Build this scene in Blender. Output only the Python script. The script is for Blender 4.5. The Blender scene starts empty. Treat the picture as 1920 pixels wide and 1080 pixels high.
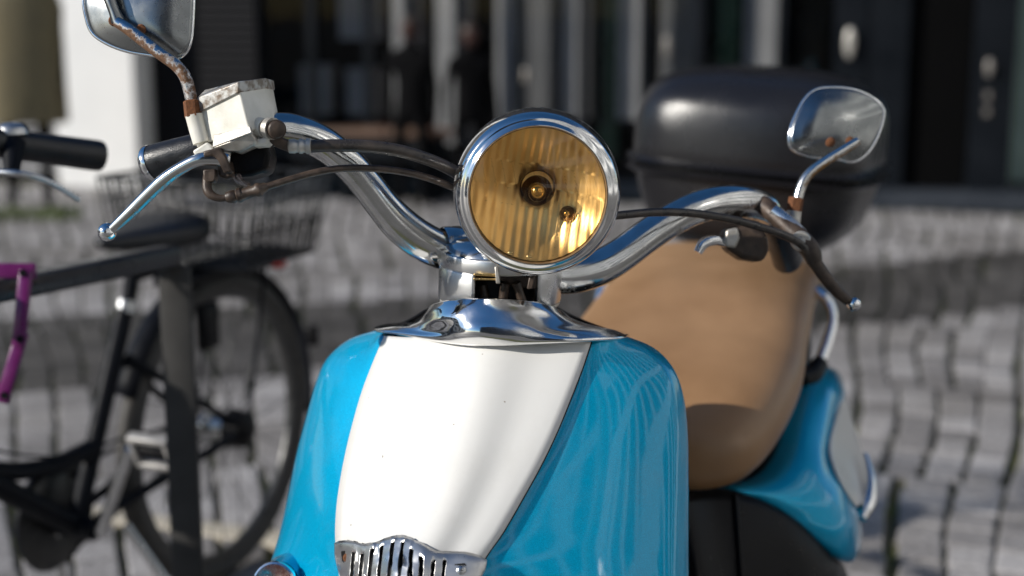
import bpy, bmesh, math, random
from mathutils import Vector, Matrix
rnd = random.Random(7)
sc = bpy.context.scene
col = sc.collection

# ------------------------------------------------------------------ camera
CAM_H = 1.25
PITCH = math.radians(11)
FPX = 1920*50/36
cd = bpy.data.cameras.new('camera'); cam = bpy.data.objects.new('camera', cd); col.objects.link(cam)
cam.location = (0, 0, CAM_H); cam.rotation_euler = (math.pi/2-PITCH, 0, 0)
cd.lens = 50; cd.sensor_width = 36; cd.clip_start = 0.05; cd.clip_end = 900
cd.dof.use_dof = True; cd.dof.focus_distance = 1.47; cd.dof.aperture_fstop = 2.5; cd.dof.aperture_blades = 0
sc.camera = cam

# ------------------------------------------------------------------ light
SUN = Vector((-0.78, -0.27, 0.385)).normalized()          # towards the sun
w = bpy.data.worlds.new('World'); sc.world = w; w.use_nodes = True
wn = w.node_tree.nodes; wl = w.node_tree.links
bg = wn['Background']; bg.inputs[1].default_value = 0.09
sky = wn.new('ShaderNodeTexSky'); sky.sky_type = 'NISHITA'; sky.sun_disc = False
sky.sun_elevation = math.asin(SUN.z); sky.sun_rotation = math.atan2(SUN.x, SUN.y)
sky.air_density = 1.0; sky.dust_density = 0.3; sky.ozone_density = 3.0; sky.altitude = 300
hs = wn.new('ShaderNodeHueSaturation'); hs.inputs['Saturation'].default_value = 1.22   # a deep clear polarised blue
wl.new(sky.outputs[0], hs.inputs['Color']); wl.new(hs.outputs[0], bg.inputs[0])
sd = bpy.data.lights.new('sun', 'SUN'); sd.energy = 5.0; sd.angle = math.radians(0.5); sd.color = (1, 0.95, 0.87)
so = bpy.data.objects.new('sun', sd); col.objects.link(so); so.location = SUN*40
so.rotation_euler = SUN.to_track_quat('Z', 'Y').to_euler()
sc.view_settings.view_transform = 'Standard'; sc.view_settings.look = 'None'
sc.view_settings.exposure = 0.15; sc.view_settings.gamma = 1; sc.view_settings.use_curve_mapping = False
sc.render.engine = 'CYCLES'
sc.cycles.use_denoising = True
sc.cycles.max_bounces = 10; sc.cycles.glossy_bounces = 6; sc.cycles.transmission_bounces = 8; sc.cycles.transparent_max_bounces = 12
sc.cycles.sample_clamp_indirect = 6; sc.cycles.blur_glossy = 0.3
sc.cycles.caustics_reflective = True; sc.cycles.caustics_refractive = True

# ------------------------------------------------------------------ frames
CAM = Vector((0, 0, CAM_H)); DV = Vector((0, math.cos(PITCH), -math.sin(PITCH))); UV = Vector((0, math.sin(PITCH), math.cos(PITCH)))
def P(x, y, d):
    "point seen at photograph position x, y at depth d metres"
    return CAM + d*(DV + Vector(((x-960)/FPX, 0, 0)) + (540-y)/FPX*UV)
def proj(q):
    r = Vector(q)-CAM; d = r.dot(DV)
    return 960+FPX*r.x/d, 540-FPX*r.dot(UV)/d, d
def G(x, y, z=0.0):
    "point on the level z seen at x, y"
    v = P(x, y, 1)-CAM
    return CAM + v*((z-CAM_H)/v.z)
YAW = math.radians(25); LEAN = math.radians(3)
FW = Vector((-math.sin(YAW), -math.cos(YAW), 0)); R0 = Vector((math.cos(YAW), -math.sin(YAW), 0))
SU = Vector((0, 0, 1))*math.cos(LEAN) + R0*math.sin(LEAN); SR = R0*math.cos(LEAN) - Vector((0, 0, 1))*math.sin(LEAN)
NECK = P(935, 610, 1.56)
def S(u, v, w): return NECK + SR*u + FW*v + SU*w

# ------------------------------------------------------------------ materials
def new_mat(name):
    m = bpy.data.materials.new(name); m.use_nodes = True
    return m, m.node_tree.nodes, m.node_tree.links, m.node_tree.nodes['Principled BSDF']
def ramp(nt, ln, src, stops):
    r = nt.new('ShaderNodeValToRGB'); e = r.color_ramp.elements
    e[0].position, e[0].color = stops[0][0], (*stops[0][1], 1)
    e[1].position, e[1].color = stops[-1][0], (*stops[-1][1], 1)
    for p, c in stops[1:-1]:
        n = e.new(p); n.color = (*c, 1)
    ln.new(src, r.inputs[0]); return r
def noise(nt, ln, scale, detail=4, rough=0.55, coord='Object', stretch=None):
    tc = nt.new('ShaderNodeTexCoord'); n = nt.new('ShaderNodeTexNoise')
    n.inputs['Scale'].default_value = scale; n.inputs['Detail'].default_value = detail; n.inputs['Roughness'].default_value = rough
    if stretch:
        mp = nt.new('ShaderNodeMapping'); mp.inputs['Scale'].default_value = stretch
        ln.new(tc.outputs[coord], mp.inputs[0]); ln.new(mp.outputs[0], n.inputs[0])
    else: ln.new(tc.outputs[coord], n.inputs[0])
    return n
def mat(name, c, rough=0.5, metal=0.0, var=0.15, scale=30, coat=0.0, bump=0.0, bscale=200, spec=0.5, rvar=0.1, c2=None, edge=(0.3, 0.7)):
    m, nt, ln, b = new_mat(name)
    n = noise(nt, ln, scale, 5)
    a = tuple(x*(1-var) for x in c); z = c2 if c2 else tuple(min(1, x*(1+var)) for x in c)
    r = ramp(nt, ln, n.outputs[0], [(edge[0], a), (edge[1], z)])
    ln.new(r.outputs[0], b.inputs['Base Color'])
    rr = nt.new('ShaderNodeMapRange'); rr.inputs[3].default_value = max(0.02, rough-rvar); rr.inputs[4].default_value = min(1, rough+rvar)
    rr.inputs[1].default_value = 0.3; rr.inputs[2].default_value = 0.7
    ln.new(n.outputs[0], rr.inputs[0]); ln.new(rr.outputs[0], b.inputs['Roughness'])
    b.inputs['Metallic'].default_value = metal; b.inputs['Coat Weight'].default_value = coat; b.inputs['Coat Roughness'].default_value = 0.03
    b.inputs['Specular IOR Level'].default_value = spec
    if bump:
        n2 = noise(nt, ln, bscale, 3); bp = nt.new('ShaderNodeBump'); bp.inputs['Strength'].default_value = bump; bp.inputs['Distance'].default_value = 0.001
        ln.new(n2.outputs[0], bp.inputs['Height']); ln.new(bp.outputs[0], b.inputs['Normal'])
    return m
def chrome(name, base=(0.78, 0.79, 0.80), rough=0.06, rust=0.0, rustcol=(0.16, 0.06, 0.02), pits=0.35, scale=60, dirt=0.25, under=0.0):
    "plated metal: haze of grime, dark pits and, where asked, rust bloom"
    m, nt, ln, b = new_mat(name)
    n1 = noise(nt, ln, 14, 6, 0.65); n2 = noise(nt, ln, scale, 5, 0.7); n3 = noise(nt, ln, 420, 2)
    r1 = ramp(nt, ln, n1.outputs[0], [(0.40, base), (0.75, tuple(x*(1-dirt) for x in base))])
    pit = ramp(nt, ln, n3.outputs[0], [(0.69, (0, 0, 0)), (0.74, (pits,)*3)])
    mx = nt.new('ShaderNodeMix'); mx.data_type = 'RGBA'; ln.new(pit.outputs[0], mx.inputs[0]); ln.new(r1.outputs[0], mx.inputs[6]); mx.inputs[7].default_value = (0.10, 0.06, 0.04, 1)
    src = n2.outputs[0]
    if under:
        ge = nt.new('ShaderNodeNewGeometry'); dp = nt.new('ShaderNodeVectorMath'); dp.operation = 'DOT_PRODUCT'; dp.inputs[1].default_value = (0.45, -0.25, -0.85)
        ln.new(ge.outputs['Normal'], dp.inputs[0]); ma = nt.new('ShaderNodeMath'); ma.operation = 'MULTIPLY_ADD'; ma.inputs[1].default_value = under
        ln.new(dp.outputs['Value'], ma.inputs[0]); ln.new(n2.outputs[0], ma.inputs[2]); src = ma.outputs[0]
    ru = ramp(nt, ln, src, [(max(0.02, 0.72-rust*0.5), (0, 0, 0)), (max(0.06, 0.88-rust*0.5), (1, 1, 1))])
    mx2 = nt.new('ShaderNodeMix'); mx2.data_type = 'RGBA'; ln.new(ru.outputs[0], mx2.inputs[0]); ln.new(mx.outputs[2], mx2.inputs[6])
    rc = ramp(nt, ln, n3.outputs[0], [(0.35, rustcol), (0.65, tuple(min(1, x*1.9) for x in rustcol))]); ln.new(rc.outputs[0], mx2.inputs[7])
    ln.new(mx2.outputs[2], b.inputs['Base Color'])
    inv = nt.new('ShaderNodeMath'); inv.operation = 'SUBTRACT'; inv.inputs[0].default_value = 1.0
    if rust > 0: ln.new(ru.outputs[0], inv.inputs[1])
    else: inv.inputs[1].default_value = 0
    ln.new(inv.outputs[0], b.inputs['Metallic'])
    rr = nt.new('ShaderNodeMapRange'); rr.inputs[1].default_value = 0.35; rr.inputs[2].default_value = 0.8; rr.inputs[3].default_value = rough; rr.inputs[4].default_value = rough+0.28
    ln.new(n1.outputs[0], rr.inputs[0])
    ad = nt.new('ShaderNodeMath'); ad.operation = 'ADD'; ad.use_clamp = True; ln.new(rr.outputs[0], ad.inputs[0])
    if rust > 0:
        ml = nt.new('ShaderNodeMath'); ml.operation = 'MULTIPLY'; ml.inputs[1].default_value = 0.6; ln.new(ru.outputs[0], ml.inputs[0]); ln.new(ml.outputs[0], ad.inputs[1])
    else: ad.inputs[1].default_value = 0
    ln.new(ad.outputs[0], b.inputs['Roughness'])
    bp = nt.new('ShaderNodeBump'); bp.inputs['Strength'].default_value = 0.05; bp.inputs['Distance'].default_value = 0.001
    ln.new(n2.outputs[0], bp.inputs['Height']); ln.new(bp.outputs[0], b.inputs['Normal'])
    return m
M = {}
M['chrome'] = chrome('chrome_clean', base=(0.86, 0.86, 0.86), rough=0.03, dirt=0.12, pits=0.2)
M['chrome_rim'] = chrome('chrome_rim', base=(0.84, 0.83, 0.82), rough=0.035, dirt=0.22, pits=0.6)
M['chrome_bar'] = chrome('chrome_handlebar', base=(0.74, 0.735, 0.72), rough=0.06, rust=0.08, rustcol=(0.10, 0.08, 0.065), dirt=0.42, under=0.13)
M['chrome_worn'] = chrome('chrome_worn', base=(0.74, 0.73, 0.70), rough=0.08, rust=0.34, rustcol=(0.16, 0.08, 0.02), scale=60, under=0.26)
M['chrome_rust'] = chrome('chrome_rusted', base=(0.72, 0.72, 0.72), rough=0.10, rust=0.60, rustcol=(0.085, 0.042, 0.020), scale=110, under=0.5)
M['rust'] = chrome('rust', base=(0.3, 0.15, 0.07), rough=0.4, rust=1.0, rustcol=(0.09, 0.035, 0.014), scale=80)
M['mirror_back'] = chrome('mirror_shell', base=(0.31, 0.32, 0.32), rough=0.15, rust=0.10, rustcol=(0.20, 0.09, 0.04), pits=0.8, scale=90, dirt=0.3)
M['alu'] = chrome('polished_aluminium', base=(0.75, 0.75, 0.75), rough=0.20, dirt=0.2)
M['dull_alu'] = mat('dull_aluminium', (0.50, 0.46, 0.40), 0.42, 0.6, 0.25, 60, bump=0.3, c2=(0.62, 0.60, 0.56))
M['grille'] = chrome('grille_metal', base=(0.72, 0.71, 0.70), rough=0.26, dirt=0.2, pits=0.7)
M['grimy'] = mat('grimy_metal', (0.04, 0.027, 0.02), 0.5, 0.2, 0.4, 80, bump=0.5, c2=(0.085, 0.058, 0.042))
M['handle_grey'] = mat('handle_grey', (0.20, 0.185, 0.17), 0.4, 0.4, 0.1, 20)
M['cream'] = mat('cream_lacquer', (0.66, 0.64, 0.56), 0.42, 0.0, 0.1, 45, coat=0.1, bump=0.25, bscale=300, c2=(0.74, 0.72, 0.66))
M['lid'] = mat('weathered_lid', (0.28, 0.22, 0.17), 0.45, 0.3, 0.3, 110, bump=0.5, c2=(0.50, 0.50, 0.48), edge=(0.4, 0.6))
M['rubber'] = mat('black_rubber', (0.010, 0.0105, 0.013), 0.36, 0, 0.3, 90, bump=0.4, bscale=600)
M['hose'] = mat('black_hose', (0.028, 0.027, 0.028), 0.32, 0, 0.4, 70, bump=0.3, bscale=500, c2=(0.07, 0.055, 0.045))
M['cable_brown'] = mat('grimy_cable', (0.03, 0.020, 0.015), 0.42, 0, 0.35, 90, bump=0.4, c2=(0.08, 0.055, 0.04))
M['blackplastic'] = mat('black_plastic', (0.005, 0.005, 0.006), 0.36, 0, 0.3, 40, bump=0.35, bscale=900, spec=.12)
M['case'] = mat('top_case_plastic', (0.011, 0.0105, 0.012), 0.27, 0, 0.12, 5, bump=0.25, bscale=1200)
M['dark'] = mat('dark_void', (0.006, 0.006, 0.007), 0.8, 0, 0.2, 20)
M['brass'] = mat('brass_strip', (0.55, 0.38, 0.16), 0.3, 0.9, 0.2, 80)
M['seat'] = mat('tan_leather', (0.27, 0.150, 0.070), 0.40, 0, 0.10, 6, bump=0.35, bscale=420, c2=(0.35, 0.205, 0.105))
M['white_paint'] = mat('cream_white_paint', (0.62, 0.612, 0.59), 0.34, 0, 0.01, 8, coat=0.25, rvar=0.04)
M['bwhite'] = M['white_paint']
# metallic blue paint with flakes
def blue_paint():
    m, nt, ln, b = new_mat('turquoise_metallic_paint')
    n = noise(nt, ln, 1500, 2); r = ramp(nt, ln, n.outputs[0], [(0.35, (0.0, 0.23, 0.41)), (0.65, (0.0, 0.41, 0.68))])
    ln.new(r.outputs[0], b.inputs['Base Color']); b.inputs['Metallic'].default_value = 0.38; b.inputs['Roughness'].default_value = 0.36
    b.inputs['Coat Weight'].default_value = 1.0; b.inputs['Coat Roughness'].default_value = 0.06; b.inputs['Coat IOR'].default_value = 1.36; b.inputs['Specular IOR Level'].default_value = 0.2; b.inputs['Specular Tint'].default_value = (0.1, 0.6, 0.9, 1)
    n2 = noise(nt, ln, 6, 3); bp = nt.new('ShaderNodeBump'); bp.inputs['Strength'].default_value = 0.05; bp.inputs['Distance'].default_value = 0.003
    ln.new(n2.outputs[0], bp.inputs['Height']); ln.new(bp.outputs[0], b.inputs['Coat Normal'])
    return m
M['blue'] = blue_paint()
def specks(m, scale, thr, colr, amt=0.8, grime=.16):
    nt, ln = m.node_tree.nodes, m.node_tree.links; b = nt['Principled BSDF']; src = b.inputs['Base Color'].links[0].from_socket
    n = noise(nt, ln, scale, 1, 0.5); r = ramp(nt, ln, n.outputs[0], [(thr, (0, 0, 0)), (thr+.015, (amt,)*3)])
    g = noise(nt, ln, 9, 6, 0.7); r2 = ramp(nt, ln, g.outputs[0], [(0.5, (0, 0, 0)), (0.8, (grime,)*3)])
    mx = nt.new('ShaderNodeMix'); mx.data_type = 'RGBA'; ln.new(r.outputs[0], mx.inputs[0]); ln.new(src, mx.inputs[6]); mx.inputs[7].default_value = (*colr, 1)
    my = nt.new('ShaderNodeMix'); my.data_type = 'RGBA'; ln.new(r2.outputs[0], my.inputs[0]); ln.new(mx.outputs[2], my.inputs[6]); my.inputs[7].default_value = (.30, .26, .21, 1)
    ln.new(my.outputs[2], b.inputs['Base Color'])
specks(M['white_paint'], 170, 0.80, (.16, .11, .07)); specks(M['blue'], 210, 0.81, (.25, .3, .3), .5, .10)
def front_fresnel(nt, ln, ior):
    fr = nt.new('ShaderNodeFresnel'); fr.inputs[0].default_value = ior; ge = nt.new('ShaderNodeNewGeometry')
    iv = nt.new('ShaderNodeMath'); iv.operation = 'SUBTRACT'; iv.inputs[0].default_value = 1; ln.new(ge.outputs['Backfacing'], iv.inputs[1])
    ml = nt.new('ShaderNodeMath'); ml.operation = 'MULTIPLY'; ln.new(fr.outputs[0], ml.inputs[0]); ln.new(iv.outputs[0], ml.inputs[1]); return ml
def lens_glass(name, tint, refr=0.3, ior=1.45):
    m, nt, ln, b = new_mat(name); nt.remove(b); out = nt['Material Output']
    t = nt.new('ShaderNodeBsdfTransparent'); t.inputs[0].default_value = (*tint, 1)
    f = nt.new('ShaderNodeBsdfRefraction'); f.inputs[0].default_value = (*tint, 1); f.inputs['IOR'].default_value = ior; f.inputs['Roughness'].default_value = 0.02
    g = nt.new('ShaderNodeBsdfGlossy'); g.inputs['Roughness'].default_value = 0.03
    m1 = nt.new('ShaderNodeMixShader'); m1.inputs[0].default_value = refr; ln.new(t.outputs[0], m1.inputs[1]); ln.new(f.outputs[0], m1.inputs[2])
    fr = front_fresnel(nt, ln, ior)
    m2 = nt.new('ShaderNodeMixShader'); ln.new(fr.outputs[0], m2.inputs[0]); ln.new(m1.outputs[0], m2.inputs[1]); ln.new(g.outputs[0], m2.inputs[2])
    ln.new(m2.outputs[0], out.inputs[0]); return m
M['lens'] = lens_glass('amber_lens_glass', (1.0, 0.888, 0.705), 0.10)
M['clear_lens'] = lens_glass('clear_signal_lens', (0.95, 0.90, 0.88), 0.3)
M['reflector'] = mat('aged_reflector', (0.97, 0.90, 0.74), 0.40, 1.0, 0.03, 35, rvar=0.05, bump=0.3, bscale=70, c2=(0.99, 0.94, 0.80))
M['socket'] = mat('bulb_socket', (0.10, 0.05, 0.02), 0.4, 0.5, 0.3, 60)
M['bulb'] = mat('bulb_metal', (0.7, 0.55, 0.3), 0.15, 1.0, 0.1, 60)
M['redlens'] = mat('red_lens', (0.35, 0.02, 0.015), 0.15, 0, 0.1, 60, coat=0.6)
M['mirror_glass'] = mat('mirror_glass', (0.9, 0.9, 0.9), 0.02, 1.0, 0.01, 5, rvar=0.0)
# bike and street
M['bike_black'] = mat('bicycle_black_lacquer', (0.005, 0.006, 0.009), 0.5, 0, 0.2, 30, spec=.1)
M['tyre'] = mat('tyre_rubber', (0.02, 0.02, 0.02), 0.65, 0, 0.3, 60, c2=(0.05, 0.045, 0.04))
M['bike_metal'] = chrome('bicycle_steel', base=(0.6, 0.6, 0.6), rough=0.2)
M['wire'] = mat('dark_wire', (0.05, 0.05, 0.05), 0.35, 0.6, 0.2, 40)
M['pedal_grey'] = mat('pedal_plastic', (0.30, 0.29, 0.28), 0.4, 0.2, 0.2, 60)
M['stand_grey'] = mat('stand_steel', (0.038, 0.037, 0.036), 0.6, 0.0, 0.12, 14, c2=(0.055, 0.053, 0.051), spec=.2)
M['stand_dark'] = mat('stand_dark_steel', (0.035, 0.036, 0.042), 0.3, 0.4, 0.2, 14)
M['purple'] = mat('purple_lock_shell', (0.12, 0.008, 0.095), 0.3, 0, 0.1, 30, coat=0.3)
M['facade_dark'] = mat('dark_ribbed_cladding', (0.008, 0.008, 0.010), 0.6, 0, 0.2, 3, spec=.2)
M['frame_dark'] = mat('dark_door_frame', (0.003, 0.0045, 0.007), 0.5, 0.0, 0.2, 3, spec=.15)
M['int_dark'] = mat('dark_interior', (0.002, 0.002, 0.0022), 0.9, 0, 0.3, 2, spec=.05)
M['pillar_white'] = mat('white_pillar_plaster', (0.74, 0.74, 0.73), 0.6, 0, 0.03, 4)
M['column_grey'] = mat('pale_column', (0.33, 0.305, 0.315), 0.7, 0, 0.12, 3)
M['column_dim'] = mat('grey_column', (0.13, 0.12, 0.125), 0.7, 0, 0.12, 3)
M['louvre'] = mat('grey_louvre', (0.22, 0.22, 0.23), 0.5, 0, 0.15, 3)
M['green_glass'] = mat('green_panel', (0.002, 0.010, 0.007), 0.3, 0, 0.15, 3)
M['pale_green'] = mat('pale_green_panel', (0.30, 0.38, 0.34), 0.4, 0, 0.15, 3)
M['step'] = mat('dark_stone_step', (0.018, 0.023, 0.032), 0.5, 0, 0.2, 4)
M['wood'] = mat('bench_wood', (0.12, 0.07, 0.045), 0.55, 0, 0.3, 12)
M['coat'] = mat('olive_coat', (0.15, 0.125, 0.07), 0.85, 0, 0.12, 9)
M['cloth_black'] = mat('black_cloth', (0.002, 0.002, 0.0025), 0.9, 0, 0.2, 9, spec=.1)
M['skin'] = mat('skin', (0.03, 0.010, 0.007), 0.9, 0, 0.08, 30)
M['hair'] = mat('dark_hair', (0.02, 0.012, 0.008), 0.6, 0, 0.2, 60)
M['kerb'] = mat('pale_kerb_stone', (0.42, 0.38, 0.31), 0.7, 0, 0.12, 12, bump=0.4, bscale=80)
M['white_facade'] = mat('white_facade', (0.78, 0.78, 0.77), 0.7, 0, 0.03, 1)
M['brick_facade'] = mat('dark_brick_facade', (0.07, 0.035, 0.025), 0.8, 0, 0.3, 6)
M['win'] = mat('window_glass_dark', (0.02, 0.03, 0.04), 0.08, 0, 0.1, 1, spec=0.8)
M['winframe'] = mat('window_frame_grey', (0.12, 0.12, 0.13), 0.4, 0, 0.1, 1)
M['grass'] = mat('grass_blades', (0.07, 0.10, 0.02), 0.6, 0, 0.3, 8)
def pane_glass():
    m, nt, ln, b = new_mat('shop_glass'); nt.remove(b); out = nt['Material Output']
    t = nt.new('ShaderNodeBsdfTransparent'); t.inputs[0].default_value = (0.88, 0.90, 0.90, 1)
    g = nt.new('ShaderNodeBsdfGlossy'); g.inputs['Roughness'].default_value = 0.02
    fr = front_fresnel(nt, ln, 1.28)
    m2 = nt.new('ShaderNodeMixShader'); ln.new(fr.outputs[0], m2.inputs[0]); ln.new(t.outputs[0], m2.inputs[1]); ln.new(g.outputs[0], m2.inputs[2])
    ln.new(m2.outputs[0], out.inputs[0]); return m
M['pane'] = pane_glass()
def sett_mat(name, c0, c1, spread=1.0):
    m, nt, ln, b = new_mat(name)
    oi = nt.new('ShaderNodeObjectInfo'); ge = nt.new('ShaderNodeNewGeometry')
    ad = nt.new('ShaderNodeMath'); ad.operation = 'ADD'; ln.new(oi.outputs['Random'], ad.inputs[0]); ln.new(ge.outputs['Random Per Island'], ad.inputs[1])
    fr = nt.new('ShaderNodeMath'); fr.operation = 'FRACT'; ln.new(ad.outputs[0], fr.inputs[0])
    r = ramp(nt, ln, fr.outputs[0], [(0, c0), (0.6, tuple((a+b_)/2 for a, b_ in zip(c0, c1))), (1, c1)])
    tc = nt.new('ShaderNodeNewGeometry'); n = nt.new('ShaderNodeTexNoise'); n.inputs['Scale'].default_value = 55; n.inputs['Detail'].default_value = 6
    ln.new(tc.outputs['Position'], n.inputs[0])
    n2 = nt.new('ShaderNodeTexNoise'); n2.inputs['Scale'].default_value = 1.1; n2.inputs['Detail'].default_value = 3; ln.new(tc.outputs['Position'], n2.inputs[0])
    r2 = ramp(nt, ln, n.outputs[0], [(0.3, (0.62,)*3), (0.7, (1.25,)*3)]); r3 = ramp(nt, ln, n2.outputs[0], [(0.35, (0.72, 0.70, 0.68)), (0.65, (1.15, 1.15, 1.17))])
    mu = nt.new('ShaderNodeMix'); mu.data_type = 'RGBA'; mu.blend_type = 'MULTIPLY'; mu.inputs[0].default_value = 1; ln.new(r.outputs[0], mu.inputs[6]); ln.new(r2.outputs[0], mu.inputs[7])
    mv = nt.new('ShaderNodeMix'); mv.data_type = 'RGBA'; mv.blend_type = 'MULTIPLY'; mv.inputs[0].default_value = 1; ln.new(mu.outputs[2], mv.inputs[6]); ln.new(r3.outputs[0], mv.inputs[7])
    ln.new(mv.outputs[2], b.inputs['Base Color']); b.inputs['Roughness'].default_value = 0.62
    bp = nt.new('ShaderNodeBump'); bp.inputs['Strength'].default_value = 0.5; bp.inputs['Distance'].default_value = 0.004
    ln.new(n.outputs[0], bp.inputs['Height']); ln.new(bp.outputs[0], b.inputs['Normal'])
    return m
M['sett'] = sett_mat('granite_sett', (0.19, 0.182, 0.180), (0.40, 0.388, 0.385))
M['sett_shaded'] = sett_mat('shaded_sett', (0.045, 0.042, 0.04), (0.09, 0.085, 0.08))  # setts in the shadow band: shade put into a darker stone colour
def joint_mat():
    m, nt, ln, b = new_mat('mossy_joint_fill')
    n = noise(nt, ln, 5, 5); n2 = noise(nt, ln, 60, 4)
    r = ramp(nt, ln, n.outputs[0], [(0.3, (0.09, 0.08, 0.06)), (0.5, (0.09, 0.09, 0.035)), (0.62, (0.11, 0.13, 0.03)), (0.75, (0.2, 0.12, 0.045))])
    ln.new(r.outputs[0], b.inputs['Base Color']); b.inputs['Roughness'].default_value = 0.95
    bp = nt.new('ShaderNodeBump'); bp.inputs['Distance'].default_value = 0.01; ln.new(n2.outputs[0], bp.inputs['Height']); ln.new(bp.outputs[0], b.inputs['Normal'])
    return m
M['joint'] = joint_mat()
M['far_ground'] = mat('far_paving', (0.11, 0.105, 0.10), 0.75, 0, 0.25, 0.8, bump=0.5, bscale=9, c2=(0.17, 0.165, 0.16))

# ------------------------------------------------------------------ mesh helpers
WORLD = {}
def obj(name, verts, faces, m, parent=None, smooth=True, kind=None, solid=0.0, bevel=0.0, sub=0, off=0, label=None, autos=None):
    vs = [Vector(v) for v in verts]
    c = Vector((sum(v.x for v in vs), sum(v.y for v in vs), sum(v.z for v in vs)))/len(vs)
    if parent is None: c.z = min(v.z for v in vs)
    me = bpy.data.meshes.new(name); me.from_pydata([v-c for v in vs], [], faces); me.update()
    bm = bmesh.new(); bm.from_mesh(me); bmesh.ops.remove_doubles(bm, verts=bm.verts, dist=1e-6)
    if solid == 0: bmesh.ops.recalc_face_normals(bm, faces=bm.faces)
    bm.to_mesh(me); bm.free()
    me.materials.append(m if not isinstance(m, str) else M[m])
    if smooth:
        for p in me.polygons: p.use_smooth = True
    o = bpy.data.objects.new(name, me); col.objects.link(o)
    pw = WORLD.get(parent.name, Vector((0, 0, 0))) if parent else Vector((0, 0, 0))
    o.location = c-pw; WORLD[o.name] = c
    if parent: o.parent = parent
    if solid:
        md = o.modifiers.new('s', 'SOLIDIFY'); md.thickness = solid; md.offset = off
    if bevel:
        md = o.modifiers.new('b', 'BEVEL'); md.width = bevel; md.segments = 2; md.limit_method = 'ANGLE'; md.angle_limit = math.radians(35)
    if sub:
        md = o.modifiers.new('d', 'SUBSURF'); md.levels = sub; md.render_levels = sub
    if autos:
        me.set_sharp_from_angle(angle=math.radians(autos))
    if kind: o['kind'] = kind
    if label: o['label'] = label
    return o
def thing(name, loc, label, cat, group=None):
    o = bpy.data.objects.new(name, None); col.objects.link(o); o.location = loc; o.empty_display_size = 0.1
    WORLD[o.name] = Vector(loc); o['label'] = label; o['category'] = cat
    if group: o['group'] = group
    return o
def tag(o, label, cat, group=None):
    o['label'] = label; o['category'] = cat
    if group: o['group'] = group
    return o
def cr(pts, n=6, closed=False):
    "Catmull-Rom through tuples"
    N = len(pts); out = []
    segs = N if closed else N-1
    for i in range(segs):
        if closed: a, b, c, d = pts[(i-1) % N], pts[i], pts[(i+1) % N], pts[(i+2) % N]
        else:
            b, c = pts[i], pts[i+1]
            a = pts[i-1] if i > 0 else tuple(2*x-y for x, y in zip(b, c))
            d = pts[i+2] if i+2 < N else tuple(2*y-x for x, y in zip(b, c))
        for k in range(n):
            t = k/n; t2 = t*t; t3 = t2*t
            out.append(tuple(0.5*((2*q)+(-p+r)*t+(2*p-5*q+4*r-s)*t2+(-p+3*q-3*r+s)*t3) for p, q, r, s in zip(a, b, c, d)))
    if not closed: out.append(tuple(pts[-1]))
    return out
def grid_faces(nr, nc, closed=False):
    f = []
    for i in range(nr-1):
        for j in range(nc if closed else nc-1):
            k = (j+1) % nc
            f.append((i*nc+j, i*nc+k, (i+1)*nc+k, (i+1)*nc+j))
    return f
def tube_geo(path, rad, seg=16, cap=True):
    "path of Vectors, radii list"
    pts = [Vector(p) for p in path]; n = len(pts); vs = []; fs = []
    t0 = (pts[1]-pts[0]).normalized(); up = Vector((0, 0, 1)) if abs(t0.z) < 0.9 else Vector((1, 0, 0))
    nrm = (up-t0*up.dot(t0)).normalized()
    for i in range(n):
        t = (pts[min(i+1, n-1)]-pts[max(i-1, 0)]).normalized()
        nrm = (nrm-t*nrm.dot(t)).normalized(); bn = t.cross(nrm)
        for k in range(seg):
            a = 2*math.pi*k/seg; vs.append(pts[i]+(nrm*math.cos(a)+bn*math.sin(a))*rad[i])
    fs = grid_faces(n, seg, True)
    if cap:
        fs.append(tuple(range(seg))[::-1]); fs.append(tuple((n-1)*seg+k for k in range(seg)))
    return vs, fs
def tube(name, path, r, m, parent, n=8, seg=16, smooth_path=True, **kw):
    p4 = [(*Vector(p), (r[i] if isinstance(r, (list, tuple)) else r)) for i, p in enumerate(path)]
    q = cr(p4, n) if smooth_path and len(p4) > 2 else p4
    vs, fs = tube_geo([a[:3] for a in q], [a[3] for a in q], seg)
    kw.setdefault('autos', 50)
    return obj(name, vs, fs, m, parent, **kw)
def lathe_geo(o, axis, prof, seg=64, xref=None, caps=(False, False), a0=0, a1=2*math.pi):
    "prof: (t along axis, radius)"
    a = Vector(axis).normalized(); x = Vector(xref) if xref else (Vector((0, 0, 1)) if abs(a.z) < 0.9 else Vector((1, 0, 0)))
    x = (x-a*x.dot(a)).normalized(); y = a.cross(x); o = Vector(o); vs = []
    full = abs(a1-a0-2*math.pi) < 1e-6; nc = seg if full else seg+1
    for t, r in prof:
        for k in range(nc):
            an = a0+(a1-a0)*k/seg; vs.append(o+a*t+(x*math.cos(an)+y*math.sin(an))*r)
    fs = grid_faces(len(prof), nc, full)
    if caps[0]: fs.append(tuple(range(nc)))
    if caps[1]: fs.append(tuple((len(prof)-1)*nc+k for k in range(nc)))
    return vs, fs
def lathe(name, o, axis, prof, m, parent, seg=64, **kw):
    lk = {k: kw.pop(k) for k in ('xref', 'caps', 'a0', 'a1') if k in kw}
    vs, fs = lathe_geo(o, axis, prof, seg, **lk)
    kw.setdefault('autos', 50)
    return obj(name, vs, fs, m, parent, **kw)
def join_geo(gs):
    vs, fs = [], []
    for v, f in gs:
        k = len(vs); vs += list(v); fs += [tuple(i+k for i in q) for q in f]
    return vs, fs
def prism_geo(front, back):
    n = len(front); vs = list(front)+list(back)
    fs = [tuple(range(n)), tuple(range(2*n-1, n-1, -1))]
    for i in range(n):
        j = (i+1) % n; fs.append((i, i+n, j+n, j))
    return vs, fs
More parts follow.
